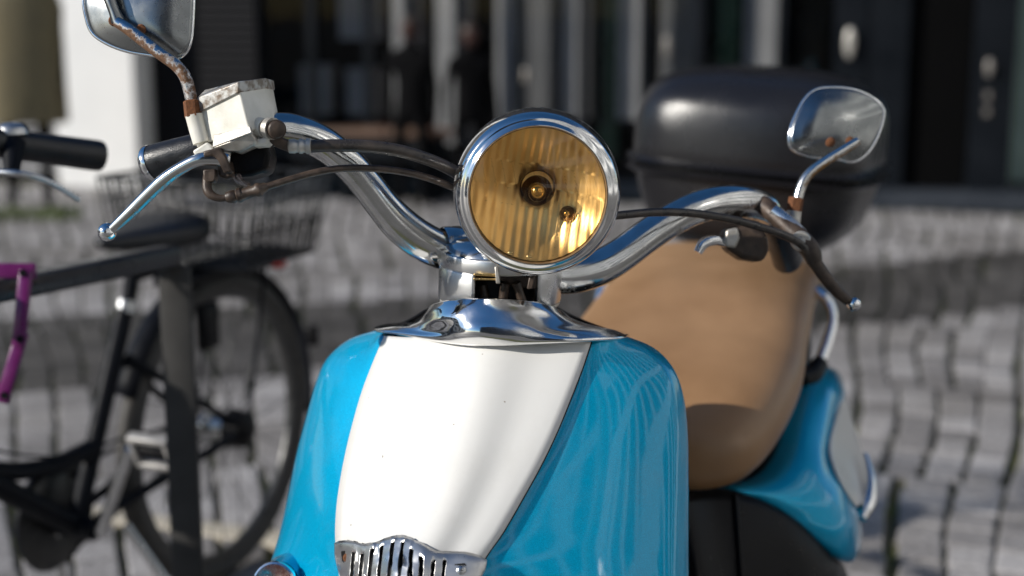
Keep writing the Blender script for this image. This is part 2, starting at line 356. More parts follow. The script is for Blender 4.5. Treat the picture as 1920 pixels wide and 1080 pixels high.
def pix_prism(name, pts, d, th, m, parent, bevel=0.002, **kw):
    "outline seen at pts, extruded away from the lens by th"
    fr = [P(x, y, (d if not isinstance(d, (list, tuple)) else d[i])) for i, (x, y) in enumerate(pts)]
    bk = [p+DV*th for p in fr]
    kw.setdefault('autos', 40)
    return obj(name, *prism_geo(fr, bk), m, parent, bevel=bevel, **kw)
def box_geo(c, ax, ay, az, hx, hy, hz):
    c = Vector(c); vs = []
    for sx in (-1, 1):
        for sy in (-1, 1):
            for sz in (-1, 1): vs.append(c+Vector(ax)*hx*sx+Vector(ay)*hy*sy+Vector(az)*hz*sz)
    return vs, [(0, 1, 3, 2), (4, 6, 7, 5), (0, 4, 5, 1), (2, 3, 7, 6), (0, 2, 6, 4), (1, 5, 7, 3)]
XA, YA, ZA = Vector((1, 0, 0)), Vector((0, 1, 0)), Vector((0, 0, 1))
def sphere_geo(c, r, seg=20, sc_=(1, 1, 1), ax=(XA, YA, ZA)):
    vs = []; n = seg//2
    for i in range(n+1):
        th = math.pi*i/n
        for k in range(seg):
            a = 2*math.pi*k/seg
            v = (math.sin(th)*math.cos(a)*sc_[0], math.sin(th)*math.sin(a)*sc_[1], math.cos(th)*sc_[2])
            vs.append(Vector(c)+(ax[0]*v[0]+ax[1]*v[1]+ax[2]*v[2])*r)
    return vs, grid_faces(n+1, seg, True)
def superloft(sections, m_exp, seg=40, frame=None):
    "sections: (v, hw, wtop, wbot) closed rounded-box rings in the scooter frame"
    vs = []
    for v, hw, wt, wb, uc in sections:
        c = (wt+wb)/2; h = (wt-wb)/2
        for k in range(seg):
            a = 2*math.pi*k/seg; ca, sa = math.cos(a), math.sin(a)
            vs.append(S(uc+hw*math.copysign(abs(ca)**(2/m_exp), ca), v, c+h*math.copysign(abs(sa)**(2/m_exp), sa)))
    fs = grid_faces(len(sections), seg, True)
    fs.append(tuple(range(seg))); fs.append(tuple((len(sections)-1)*seg+k for k in range(seg)))
    return vs, fs

# ================================================================== THE GROUND
# ground sheet to the horizon (joint fill near, plain paving away from the built stones)
gs = 260
o = obj('ground', [(-gs, -gs, -0.030), (gs, -gs, -0.030), (gs, gs, -0.030), (-gs, gs, -0.030)], [(0, 1, 2, 3)], 'far_ground', kind='structure')
pc = Vector((0, 0.2, 0))
ring = [(pc.x+11.9*math.sin(a), pc.y+11.9*math.cos(a), -0.020) for a in [math.radians(-64+128*k/40) for k in range(41)]]
pav = obj('pavement', [(pc.x, pc.y, -0.020)]+ring, [(0, k+1, k+2) for k in range(40)], 'joint', kind='structure')
FA, FB = Vector((3.2, 9.1, 0)), Vector((-2.6, 10.45, 0))       # line of the facade behind
FD = (FB-FA).normalized(); FN = Vector((FD.y, -FD.x, 0))
if FN.y > 0: FN = -FN
def behind_facade(p, m=0.0): return (Vector((p[0], p[1], 0))-FA).dot(FN) < m
variants = []
for k in range(6):
    r = random.Random(k); q = []
    j = lambda s: r.uniform(-s, s)
    base = [(-0.5, -0.5), (0.5, -0.5), (0.5, 0.5), (-0.5, 0.5)]
    cj = [(x+j(0.035), y+j(0.035)) for x, y in base]
    q = [(x, y, -0.03) for x, y in cj]+[(x, y, -0.004) for x, y in cj]+[(x*0.90, y*0.93, 0.0+j(0.0010)) for x, y in cj]
    f = []
    for lvl in (0, 4):
        for i in range(4):
            f.append((lvl+i, lvl+(i+1) % 4, lvl+4+(i+1) % 4, lvl+4+i))
    f.append((8, 9, 10, 11)); variants.append((q, f))
meshes = {}
def sett_mesh(k, dark):
    if (k, dark) not in meshes:
        me = bpy.data.meshes.new('sett'); me.from_pydata(variants[k][0], [], variants[k][1]); me.materials.append(M['sett_shaded' if dark else 'sett']); meshes[(k, dark)] = me
    return meshes[(k, dark)]
def shade_band(x, y):
    "shadow band painted as darker setts, crossing behind the scooter"
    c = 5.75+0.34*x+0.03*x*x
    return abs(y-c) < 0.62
setts = []
r0 = 0.7; band = 0
while r0 < 11.6:
    rows = 8; rh = 0.125
    rm = r0+rows*rh/2
    ncol = int(math.radians(124)*rm/0.118); off = rnd.random()
    wob = [rnd.uniform(-0.012, 0.012) for _ in range(ncol+2)]
    for i in range(rows):
        r = r0+(i+0.5)*rh
        for c in range(ncol):
            a = -math.radians(62)+math.radians(124)*(c+off)/ncol
            aw = 0.014*math.sin(r*2.3+c*0.07)/r + (wob[c]*.8+0.008*math.sin(r*5+band+c*0.31))/r
            cw = math.radians(124)/ncol*r
            x, y = pc.x+r*math.sin(a+aw), pc.y+r*math.cos(a+aw)
            if behind_facade((x, y), 0.25): continue
            gap = 0.017+rnd.uniform(-0.004, 0.006)
            setts.append((x, y, -rnd.uniform(0, 0.0035), a+aw, cw-gap, rh-0.003-rnd.uniform(0, 0.003), rnd.randrange(6), shade_band(x, y)))
    r0 += rows*rh; band += 1
vis = []
for i, s in enumerate(setts):
    px, py, d = proj((s[0], s[1], 0))
    if d > 0.5 and -20 < px < 1940 and -20 < py < 1100:
        hid = (560 < px < 1290 and py > 640) or (1110 < px < 1510 and 490 < py < 920) or (1290 < px < 1590 and py > 900)
        if not hid: vis.append((d, i))
vis.sort(); single = set(i for d, i in vis[:300])
gv, gf, gm = [], [], []
for i, (x, y, z, a, sx, sy, k, dk) in enumerate(setts):
    mt = Matrix.Translation((x, y, z)) @ Matrix.Rotation(-a, 4, 'Z') @ Matrix.Rotation(rnd.uniform(-0.01, 0.01), 4, 'X') @ Matrix.Diagonal((sx, sy, 1, 1))
    if i in single:
        so_ = bpy.data.objects.new('sett', sett_mesh(k, dk)); col.objects.link(so_)
        so_.parent = pav; so_.matrix_local = Matrix.Translation(-Vector(WORLD[pav.name])) @ mt
    else:
        b0 = len(gv); gv += [tuple(mt @ Vector(v)) for v in variants[k][0]]
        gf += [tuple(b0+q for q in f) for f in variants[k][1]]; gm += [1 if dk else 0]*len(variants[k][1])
me = bpy.data.meshes.new('sett_field'); me.from_pydata([Vector(v)-WORLD[pav.name] for v in gv], [], gf); me.materials.append(M['sett']); me.materials.append(M['sett_shaded'])
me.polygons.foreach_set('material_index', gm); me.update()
o = bpy.data.objects.new('sett_field', me); col.objects.link(o); o.parent = pav; o['kind'] = 'stuff'
# pale kerb stones flush in the paving, crossing behind the bicycle wheel
ks = thing('kerb_strip', tuple(G(470, 1000)), 'row of flush pale kerb stones in the paving behind the bicycle rear wheel', 'kerb')
ka, kb = G(372, 990), G(600, 1022); kd = (kb-ka); L = kd.length; kd.normalize(); kn = Vector((-kd.y, kd.x, 0))
for i in range(-1, 4):
    c = ka+kd*(0.16+i*0.33); c.z = -0.006
    obj('kerb_stone', *box_geo(c, kd, kn, ZA, 0.16, 0.035, 0.012), 'kerb', ks, smooth=False, bevel=0.003)
# grass growing against the far paving edge
gvv, gff = [], []
for i in range(900):
    p = G(rnd.uniform(-60, 150), rnd.uniform(396, 412)); h = rnd.uniform(0.015, 0.06); a = rnd.random()*6.3; dx, dy = math.cos(a)*0.006, math.sin(a)*0.006
    b0 = len(gvv); gvv += [p+Vector((dx, dy, -0.01)), p+Vector((-dx, -dy, -0.01)), p+Vector((dy*3, dx*3, h))]; gff.append((b0, b0+1, b0+2))
o = obj('grass', gvv, gff, 'grass', kind='stuff', smooth=False); tag(o, 'thin grass strip in the paving far behind the bicycle handlebar', 'grass')

# ================================================================== BUILDING BEHIND
def FP(px, z=0.0, out=0.0):
    "point of the facade plane in the column px of the photograph (taken near the horizon)"
    v = P(px, 150, 1)-CAM; v.z = 0
    t = (FA+FN*out-CAM).dot(FN)/v.dot(FN); q = CAM+v*t; q.z = z; return q
bld = thing('office_building', tuple(FP(960)), 'dark glazed ground floor of a building across the square', 'building')
def fbox(name, x0, x1, z0, z1, m, out0=0.0, out1=0.05, parent=None, **kw):
    a, b = FP(x0), FP(x1); c = (a+b)/2+FN*((out0+out1)/2); c.z = (z0+z1)/2
    kw.setdefault('smooth', False)
    return obj(name, *box_geo(c, FD, FN, ZA, (b-a).length/2, (out1-out0)/2, (z1-z0)/2), m, parent or bld, **kw)
TOP = 7.0
fbox('back_wall', -1400, 3200, 0, TOP, 'int_dark', -2.4, -2.3)
fbox('ceiling_slab', -1400, 3200, 3.4, TOP, 'facade_dark', -2.3, 0.02)
fbox('interior_floor', -1400, 3200, 0.0, 0.02, 'step', -2.3, -0.02)
fbox('threshold', 492, 3200, 0.0, 0.12, 'step', -0.02, 0.16)
# sunlit white pillar and ribbed dark cladding
fbox('pillar', 143, 291, 0.0, TOP, 'pillar_white', -0.1, 0.32, bevel=0.01)
fbox('cladding', 293, 490, 0.0, TOP, 'facade_dark', -0.1, 0.05)
for k in range(56):
    z = 0.03+k*0.06
    fbox('slat', 293, 490, z, z+0.04, 'facade_dark', 0.05, 0.075)
fbox('cladding', -1400, 130, 0.0, TOP, 'facade_dark', -0.1, 0.0)
for k in range(30):
    z = 0.05+k*0.115
    fbox('louvre', -200, 132, z, z+0.09, 'louvre', 0.0, 0.03)
# pale columns inside, behind the glass
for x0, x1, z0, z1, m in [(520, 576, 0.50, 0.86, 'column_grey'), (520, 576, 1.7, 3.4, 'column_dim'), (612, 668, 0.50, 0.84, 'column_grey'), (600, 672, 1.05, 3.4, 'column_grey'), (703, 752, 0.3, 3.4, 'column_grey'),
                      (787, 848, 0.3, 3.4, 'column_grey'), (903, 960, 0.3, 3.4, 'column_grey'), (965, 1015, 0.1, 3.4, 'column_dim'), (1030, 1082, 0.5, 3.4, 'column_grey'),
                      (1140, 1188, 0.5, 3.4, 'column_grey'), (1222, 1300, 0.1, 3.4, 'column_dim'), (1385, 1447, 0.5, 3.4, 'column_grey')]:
    fbox('column', x0, x1, z0, z1, m, -0.62, -0.42)
fbox('green_strip', 1100, 1135, 0.2, 3.4, 'green_glass', -0.55, -0.50)  # green reflection in the window glass, put in as a coloured strip
fbox('green_strip', 1322, 1372, 0.2, 3.4, 'green_glass', -0.55, -0.50)
fbox('green_strip', 1905, 1990, 0.15, 3.4, 'pale_green', -0.30, -0.25)  # pale strip painted for the look of lit green glass
# frames, panes and doors
fr_x = [490, 585, 690, 770, 860, 970, 1090, 1205, 1310, 1460, 1560]
for a, b in zip(fr_x[:-1], fr_x[1:]):
    fbox('frame_post', a-6, a+8, 0.12, 3.4, 'frame_dark', -0.06, 0.02)
    fbox('pane', a+8, b-6, 0.12, 3.4, 'pane', -0.03, -0.018)
for a, b in [(1560, 1622), (1626, 1700), (1822, 1902)]: fbox('door_stile', a, b, 0.12, 3.4, 'frame_dark', -0.06, 0.02)
fbox('door_panel', 1702, 1820, 0.12, 3.4, 'int_dark', -0.08, -0.04)
fbox('pane', 1904, 2300, 0.12, 3.4, 'pane', -0.03, -0.018)
fbox('door_panel', 1462, 1552, 0.12, 3.4, 'int_dark', -0.08, -0.04)
for x, z, hw, hh, m in [(1252, 1.02, 9, 0.08, 'handle_grey'), (1590, 1.05, 11, 0.10, 'dull_alu'), (1852, 0.90, 9, 0.06, 'handle_grey'), (990, 0.82, 9, 0.06, 'handle_grey')]:
    p = FP(x, z); q = p+FN*0.06
    g = [sphere_geo(q, 0.045, 16, (0.7 if hw > 9 else 0.55, 0.35, hh/0.045), (FD, FN, ZA)), box_geo(p+FN*0.03, FD, FN, ZA, 0.012, 0.035, 0.02)]
    obj('door_handle', *join_geo(g), m, bld)
for k in range(2): fbox('door_hinge', 1848, 1858, 0.70-0.1*k, 0.75-0.1*k, 'handle_grey', 0.02, 0.05)
# low bench in front of the glass
bn = thing('bench', tuple(FP(690, 0, 0.5)), 'long dark bench with a wooden seat along the glass front behind the handlebar', 'bench')
for k in range(3): fbox('seat_slat', 540, 872, 0.44, 0.475, 'wood', 0.25+k*0.13, 0.36+k*0.13, bn, bevel=0.004)
for a in (560, 700, 850): fbox('leg', a-6, a+6, 0, 0.44, 'frame_dark', 0.27, 0.6, bn)
fbox('front_board', 545, 868, 0.28, 0.42, 'frame_dark', 0.585, 0.605, bn)

# ------------------------------------------------------------------ people far behind (strongly out of focus)
def skin_body(name, verts, edges, rad, root, m, parent=None, sub=2):
    me = bpy.data.meshes.new(name); me.from_pydata([Vector(v) for v in verts], edges, []); me.materials.append(M[m])
    o = bpy.data.objects.new(name, me); col.objects.link(o)
    md = o.modifiers.new('skin', 'SKIN'); md.use_smooth_shade = True
    for i, r in enumerate(rad): me.skin_vertices[0].data[i].radius = (r, r) if not isinstance(r, tuple) else r
    me.skin_vertices[0].data[root].use_root = True
    s = o.modifiers.new('sub', 'SUBSURF'); s.levels = sub; s.render_levels = sub
    if parent: o.parent = parent
    return o
def person(px, depth_out, h, rz, label, coat=False, group=None, y_feet=None):
    base = FP(px, 0, depth_out) if y_feet is None else G(px, y_feet)
    t = thing('person', tuple(base), label, 'person', group); t.rotation_euler = (0, 0, rz); k = h/1.75
    V = [(0, 0, .95), (0, 0, 1.15), (0, 0.01, 1.38), (0, 0, 1.5), (0, -.01, 1.56),
         (.10, 0, .90), (.11, -.02, .50), (.11, 0, .09), (.12, -.14, .035),
         (-.10, 0, .90), (-.11, -.01, .50), (-.11, .02, .09), (-.12, -.12, .035),
         (.18, 0, 1.42), (.23, .02, 1.14), (.24, -.06, .90), (.24, -.08, .80),
         (-.18, 0, 1.42), (-.23, .02, 1.14), (-.24, -.05, .90), (-.24, -.07, .80)]
    E = [(0, 1), (1, 2), (2, 3), (3, 4), (0, 5), (5, 6), (6, 7), (7, 8), (0, 9), (9, 10), (10, 11), (11, 12), (2, 13), (13, 14), (14, 15), (15, 16), (2, 17), (17, 18), (18, 19), (19, 20)]
    Rr = [.13, .12, .14, .06, .055, .09, .06, .045, .04, .09, .06, .045, .04, .06, .045, .035, .035, .06, .045, .035, .035]
    skin_body('body', [tuple(c*k for c in v) for v in V], E, [(r*k*1.15, r*k*.85) for r in Rr], 0, 'cloth_black', t)
    hc = Vector((0, -.015, 1.655))*k
    def loc(name, g, m):
        me = bpy.data.meshes.new(name); me.from_pydata([Vector(v) for v in g[0]], [], g[1]); me.materials.append(M[m])
        for p in me.polygons: p.use_smooth = True
        o = bpy.data.objects.new(name, me); col.objects.link(o); o.parent = t; return o
    g = [sphere_geo(hc, .10*k, 18, (.78, .92, 1.16)), sphere_geo(hc+Vector((0, -.095, -.01))*k, .018*k, 8), sphere_geo(hc+Vector((.08, 0, 0))*k, .025*k, 8, (.4, .8, 1.2)), sphere_geo(hc+Vector((-.08, 0, 0))*k, .025*k, 8, (.4, .8, 1.2))]
    loc('head', join_geo(g), 'skin')
    loc('hair', sphere_geo(hc+Vector((0, .022, .03))*k, .108*k, 18, (.82, .92, 1.05)), 'hair')
    for s in (-1, 1):
        gh = [sphere_geo(Vector((.24*s, -.08, .76))*k, .035*k, 10, (.5, .9, 1.3))]
        for f in range(4): gh.append(tube_geo([Vector((.24*s, -.105+.016*f, .73))*k, Vector((.238*s, -.11+.016*f, .70))*k, Vector((.23*s, -.11+.016*f, .67+.003*abs(f-1)))*k], [.009*k]*3, 6))
        gh.append(tube_geo([Vector((.235*s, -.11, .77))*k, Vector((.22*s, -.135, .74))*k, Vector((.215*s, -.14, .72))*k], [.010*k]*3, 6))
        loc('hand', join_geo(gh), 'skin')
    if coat:
        vs = []; seg = 28
        for z, hx, hy in [(.56, .27, .20), (.6, .275, .205), (.85, .265, .2), (1.1, .255, .185), (1.3, .27, .18), (1.42, .235, .15), (1.5, .12, .11), (1.53, .09, .09)]:
            for q in range(seg):
                a = 2*math.pi*q/seg; ca, sa = math.cos(a), math.sin(a); f = 1+.02*math.sin(5*a+z*7)
                vs.append((hx*f*k*math.copysign(abs(ca)**.8, ca), hy*f*k*math.copysign(abs(sa)**.8, sa), z*k))
        loc('coat', (vs, grid_faces(8, seg, True)), 'coat')
    return t
person(60, 0, 1.72, math.radians(15), 'person in a long olive coat standing left of the sunlit white pillar', True, y_feet=388)
person(770, 0.22+0.5, 1.20, math.radians(-8), 'small dark-clothed person standing by the glass, the farther one from the headlight')
person(882, 0.22+0.5, 1.16, math.radians(12), 'small dark-clothed person standing by the glass, next to the headlight')

# ------------------------------------------------------------------ buildings round the square behind the camera (seen in the chrome)
def facade_block(a, b, h, label, rows=4, cols=10, depth=6, wm='white_facade', nm='white_building'):
    a, b = Vector(a), Vector(b); dr = (b-a); L = dr.length; dr.normalize(); n = Vector((-dr.y, dr.x, 0))
    mid = (a+b)/2
    if (Vector((0, 1.5, 0))-mid).dot(n) < 0: n = -n
    t = thing(nm, tuple(mid), label, 'building')
    c = mid-n*depth/2; c.z = h/2
    obj('wall', *box_geo(c, dr, n, ZA, L/2, depth/2, h/2), wm, t, smooth=False)
    me_w = me_p = None
    for i in range(rows):
        for j in range(cols):
            p = a+dr*(L*(j+.5)/cols)+n*0.0; p.z = h*(i+.55)/rows
            if me_w is None:
                g = join_geo([box_geo((s*.62*L/cols/2*1.0, 0, 0), XA, YA, ZA, .04, .04, h/rows*.34) for s in (-1, 1)]+[box_geo((0, 0, s*h/rows*.34), XA, YA, ZA, .62*L/cols/2+.04, .04, .04) for s in (-1, 1)])
                me_w = bpy.data.meshes.new('window'); me_w.from_pydata(g[0], [], g[1]); me_w.materials.append(M['winframe'])
                g = box_geo((0, 0, 0), XA, YA, ZA, .62*L/cols/2, .02, h/rows*.34-.04)
                me_p = bpy.data.meshes.new('pane'); me_p.from_pydata(g[0], [], g[1]); me_p.materials.append(M['win'])
            wo = bpy.data.objects.new('window', me_w); col.objects.link(wo); wo.parent = t; wo.location = p+n*.03-Vector(mid); wo.rotation_euler = (0, 0, math.atan2(dr.y, dr.x))
            po = bpy.data.objects.new('pane', me_p); col.objects.link(po); po.parent = wo; po.location = (0, 0, 0)
    return t
facade_block((12.5, 9, 0), (9, -7, 0), 15, 'tall white building with rows of windows to the right of the camera', 4, 12)
facade_block((8.8, -8, 0), (1, -19, 0), 20, 'tall white corner building behind the camera and to its right', 6, 10)
facade_block((0.5, -20, 0), (-10, -22, 0), 16, 'unseen dark brick building behind the camera, added to darken the glass reflections', 5, 8, 6, 'brick_facade', 'unseen_brick_building')  # unseen block, made dark so the shop panes mirror less white
facade_block((-14, -3, 0), (-13, 8, 0), 3.2, 'low white building far to the left of the camera', 1, 6)

# ================================================================== BICYCLE STAND, LOCK, BICYCLE
sa, sb = P(326, 478, 2.36), P(-60, 545, 2.02)
sb.z = sa.z
st = thing('bicycle_stand', (sa.x, sa.y, 0), 'dark steel bicycle stand with flat grey post in front of the bicycle', 'bicycle stand')
sdv = (sb-sa).normalized(); sn = Vector((-sdv.y, sdv.x, 0))
obj('top_rail', *box_geo((sa+sb+sdv*0.5)/2+Vector((0, 0, 0)), sdv, sn, ZA, (sb-sa).length/2+0.25, 0.02, 0.017), 'stand_dark', st, bevel=0.005)
for q in (sa-sdv*0.0, sa+sdv*((sb-sa).length+0.45)):
    c = Vector((q.x, q.y, (sa.z-0.018)/2)); obj('post', *box_geo(c, XA, YA, ZA, 0.026, 0.008, (sa.z-0.018)/2), 'stand_grey', st, bevel=0.002)
lk = thing('folding_lock', tuple(P(30, 520, 2.1)), 'purple folding lock hanging from the dark rail of the bicycle stand', 'lock')
def seg_bar(x0, y0, x1, y1, d, wpx, nm='link'):
    a, b = P(x0, y0, d), P(x1, y1, d); dr = (b-a).normalized(); n = DV.cross(dr).normalized()
    obj(nm, *box_geo((a+b)/2, dr, n, DV, (b-a).length/2+0.008, wpx/2*d/FPX, 0.004), 'purple', lk, bevel=0.003)
seg_bar(-70, 508, 58, 508, 2.05, 30); seg_bar(48, 515, 36, 640, 2.04, 26); seg_bar(40, 632, 6, 745, 2.05, 26); seg_bar(8, 735, -60, 700, 2.06, 26)
for x, y in ((43, 512), (38, 636), (8, 742)):
    lathe('rivet', P(x, y, 2.036), DV, [(-0.003, 0), (-0.003, 0.005), (0.001, 0.006)], 'blackplastic', lk, 12)

BF = Vector((-0.39, -0.92, 0)).normalized(); BR = Vector((-BF.y, BF.x, 0))
if BR.x < 0: BR = -BR
BH = Vector((-0.648, 3.04, 0.0))
def B(a, b, z): return BH+BF*a+BR*b+Vector((0, 0, z))
bk = thing('bicycle', tuple(BH), 'black step-through city bicycle with rear wire basket leaning by the bicycle stand', 'bicycle')
def wheel(hub):
    ws = []
    lathe('tyre', hub, BR, [(math.sin(a)*0.021, 0.325+math.cos(a)*0.021) for a in [2*math.pi*k/12 for k in range(13)]], 'tyre', bk, 72)
    lathe('rim', hub, BR, [(-0.012, 0.308), (-0.010, 0.290), (0, 0.286), (0.010, 0.290), (0.012, 0.308)], 'wire', bk, 72)
    lathe('hub', hub, BR, [(-0.06, 0.0), (-0.06, 0.012), (-0.035, 0.014), (-0.034, 0.032), (-0.028, 0.032), (-0.026, 0.018), (0.026, 0.018), (0.028, 0.032), (0.034, 0.032), (0.035, 0.014), (0.06, 0.012), (0.06, 0)], 'bike_metal', bk, 24)
    a = BR; x = ZA; y = a.cross(x)
    for k in range(28):
        an = 2*math.pi*k/28; s = 1 if k % 2 else -1; an2 = an+0.5*(1 if (k//2) % 2 else -1)
        p0 = hub+a*0.03*s+(x*math.cos(an2)+y*math.sin(an2))*0.03; p1 = hub+(x*math.cos(an)+y*math.sin(an))*0.288
        obj('spoke', *tube_geo([p0, p1], [0.0014]*2, 5), 'wire', bk)
wheel(B(0, 0, .346)); wheel(B(1.08, 0, .346))
def fender(c, a0, a1, r=0.365):
    vs = []; n = 30
    for i in range(n+1):
        an = a0+(a1-a0)*i/n
        for t, rr in ((-.028, r-.012), (-.02, r-.002), (0, r+.003), (.02, r-.002), (.028, r-.012)):
            vs.append(c+BR*t+(BF*math.cos(an)+ZA*math.sin(an))*rr)
    obj('mudguard', vs, grid_faces(n+1, 5), 'bike_black', bk, solid=0.001)
fender(B(0, 0, .346), math.radians(25), math.radians(190)); fender(B(1.08, 0, .346), math.radians(0), math.radians(160))
def bt(nm, pts, r, m='bike_black', n=6, seg=12): return tube(nm, [B(*p) for p in pts], r*1.12, m, bk, n, seg)
BBp = (.485, 0, .28)
bt('down_tube', [BBp, (.98, 0, .64)], .020); bt('step_tube', [(.955, 0, .76), (.86, 0, .60), (.72, 0, .47), (.56, 0, .42), (.42, 0, .42)], .016)
bt('head_tube', [(.93, 0, .84), (.985, 0, .61)], .020); bt('seat_tube', [BBp, (.30, 0, .68)], .0165); bt('seat_post', [(.30, 0, .66), (.262, 0, .795)], .013, 'bike_black')
for s in (-1, 1):
    bt('chain_stay', [(.46, .03*s, .29), (0, .065*s, .346)], .009); bt('seat_stay', [(.33, .02*s, .58), (0, .065*s, .346)], .008)
    bt('fork_blade', [(.99, .045*s, .60), (1.02, .055*s, .48), (1.08, .06*s, .346)], .011); bt('rack_strut', [(-.10, .07*s, .725), (-.01, .07*s, .36)], .004)
lathe('bottom_bracket', B(.485, 0, .28), BR, [(-.045, 0), (-.045, .022), (.045, .022), (.045, 0)], 'bike_black', bk, 20)
lathe('chainring', B(.485, -.055, .28), BR, [(-.004, .02), (-.004, .088), (0, .096), (.004, .088), (.004, .02)], 'wire', bk, 40)
tr_ = lathe('chain_case', B(.46, -.072, .285), BR, [(-.01, 0), (-.012, .085), (-.004, .108), (.006, .108)], 'bike_black', bk, 40)
pd = P(288, 848, 2.52)
bbp = B(.485, .06, .28)
tube('crank_arm', [bbp, pd+BR*-.05], [.013, .010], 'bike_metal', bk, smooth_path=False)
g = []
for dx, dz, hx, hz in [(-.037, 0, .006, .030), (.037, 0, .006, .030), (0, .030, .043, .006), (0, -.030, .043, .006)]:
    g.append(box_geo(pd+BR*dx+(ZA*.9+BF*.43)*dz, BR, BF*.9-ZA*.43, ZA*.9+BF*.43, hx, .010, hz))
obj('pedal_core', *box_geo(pd, BR, BF*.9-ZA*.43, ZA*.9+BF*.43, .034, .008, .012), 'blackplastic', bk, bevel=.003)
obj('pedal', *join_geo(g), 'pedal_grey', bk, bevel=0.003)
tube('crank_arm', [B(.485, -.06, .28), B(.485-.04, -.075, .12)], [.013, .010], 'bike_metal', bk, smooth_path=False)
obj('pedal', *box_geo(B(.445, -.13, .115), BR, BF, ZA, .045, .03, .010), 'pedal_grey', bk, bevel=0.004)
# saddle
vs = []; seg = 20
for a, hw, zt, zb in [(.09, .02, .83, .805), (.10, .085, .843, .785), (.15, .10, .847, .775), (.22, .085, .837, .775), (.29, .045, .83, .785), (.355, .026, .827, .795), (.375, .012, .82, .805)]:
    for k in range(seg):
        an = 2*math.pi*k/seg; vs.append(B(a, hw*math.copysign(abs(math.cos(an))**.75, math.cos(an)), (zt+zb)/2+(zt-zb)/2*math.copysign(abs(math.sin(an))**.75, math.sin(an))))
fs = grid_faces(7, seg, True)+[tuple(range(seg)), tuple(6*seg+k for k in range(seg))]
obj('saddle', vs, fs, 'rubber', bk, sub=1)
# handlebar
bt('stem', [(.93, 0, .84), (.915, 0, 1.01)], .013, 'bike_metal')
hb = [(.80, -.36, 1.045), (.88, -.26, 1.06), (.93, -.10, 1.04), (.93, .10, 1.04), (.88, .24, 1.06), (.80, .33, 1.045), (.77, .37, 1.04)]
bt('handlebar', hb[1:-2]+[(.84, .29, 1.052)], .011, 'bike_black')
ga, gb_ = P(190, 293, 2.02), P(-40, 262, 1.90)
tube('grip', [ga, ga+(gb_-ga)*.06, ga+(gb_-ga)*.5, gb_], [.020, .022, .021, .021], 'rubber', bk, 4, 18)
bt('grip', [(.80, -.36, 1.045), (.86, -.28, 1.055)], .017, 'rubber')
tube('handlebar_end', [gb_, B(.84, .27, 1.05)], .012, 'bike_black', bk, smooth_path=False)
tube('brake_lever', [P(-60, 322, 1.90), P(30, 325, 1.88), P(90, 340, 1.90), P(148, 374, 1.93)], [.006, .005, .0045, .004], 'bike_metal', bk, 6, 10)
tube('brake_lever_clamp', [P(25, 268, 1.92), P(22, 325, 1.89)], [.016, .010], 'bike_black', bk, smooth_path=False)
# rack + basket
for s in (-1, 0, 1): bt('rack_rail', [(.20, .055*s, .712), (-.20, .055*s, .715)], .008)
bt('rack_rail', [(-.20, -.07, .715), (-.20, .07, .715)], .011)
obj('rack_spring', *box_geo(B(.0, 0, .695), BR, BF, ZA, .05, .15, .010), 'blackplastic', bk, bevel=.004)
obj('tail_light', *box_geo(B(-.215, 0, .69), BR, BF, ZA, .045, .014, .02), 'redlens', bk, bevel=.005)
obj('rear_reflector', *box_geo(B(-.395, 0, .47), BR, BF, ZA, .02, .01, .025), 'blackplastic', bk, bevel=.004)
lathe('hub_gear', B(0, .05, .346), BR, [(-.02, .0), (-.02, .045), (.02, .04), (.03, .02), (.035, 0)], 'blackplastic', bk, 20)
g = []
bx0, bx1, by, bz0, bz1 = -.15, .12, .165, .730, .905
cor = lambda z, e: [B(bx0-e, -by-e, z), B(bx1+e*.3, -by-e, z), B(bx1+e*.3, by+e, z), B(bx0-e, by+e, z)]
for z, e, r in [(bz1, .03, .0045), (.86, .02, .0026), (.80, .01, .0026), (bz0, 0, .004)]:
    c = cor(z, e)
    for i in range(4): g.append(tube_geo([c[i], c[(i+1) % 4]], [r, r], 6))
top, bot = cor(bz1, .03), cor(bz0, 0)
for i in range(4):
    n = 16 if i % 2 == 0 else 14
    for k in range(n):
        t = k/n; g.append(tube_geo([bot[i].lerp(bot[(i+1) % 4], t), top[i].lerp(top[(i+1) % 4], t)], [.0024]*2, 4))
for k in range(14):
    t = (k+.5)/14; g.append(tube_geo([bot[0].lerp(bot[1], t), bot[3].lerp(bot[2], t)], [.0016]*2, 4)); g.append(tube_geo([bot[1].lerp(bot[2], t), bot[0].lerp(bot[3], t)], [.0016]*2, 4))
o = obj('wire_basket', *join_geo(g), 'wire', bk)
obj('frame_lock', *box_geo(B(.10, .05, .60), BR, BF, ZA, .012, .03, .05), 'blackplastic', bk, bevel=.008)
bt('brake_cable', [(.90, .05, 1.02), (1.00, .04, .90), (.96, .03, .78), (.80, .02, .56), (.55, .02, .44), (.30, .03, .42), (.05, .06, .36)], .0025)
bt('chain', [(.485, -.055, .37), (0, -.05, .375)], .004, 'wire'); bt('chain', [(.485, -.055, .19), (0, -.05, .317)], .004, 'wire')
lathe('seat_clamp', B(.30, 0, .675), (B(.262, 0, .795)-B(.30, 0, .675)), [(-.012, .02), (-.012, .021), (.012, .021), (.012, .02)], 'bike_metal', bk, 16)
bt('saddle_rail', [(.16, .02, .79), (.30, .02, .79)], .004, 'bike_metal'); bt('saddle_rail', [(.16, -.02, .79), (.30, -.02, .79)], .004, 'bike_metal')
lathe('bell', P(24, 250, 1.93), ZA, [(0, .022), (.008, .021), (.014, .014), (.016, 0)], 'bike_metal', bk, 20)
bt('kickstand', [(.40, .05, .26), (.32, .17, .01)], .008, 'bike_metal')

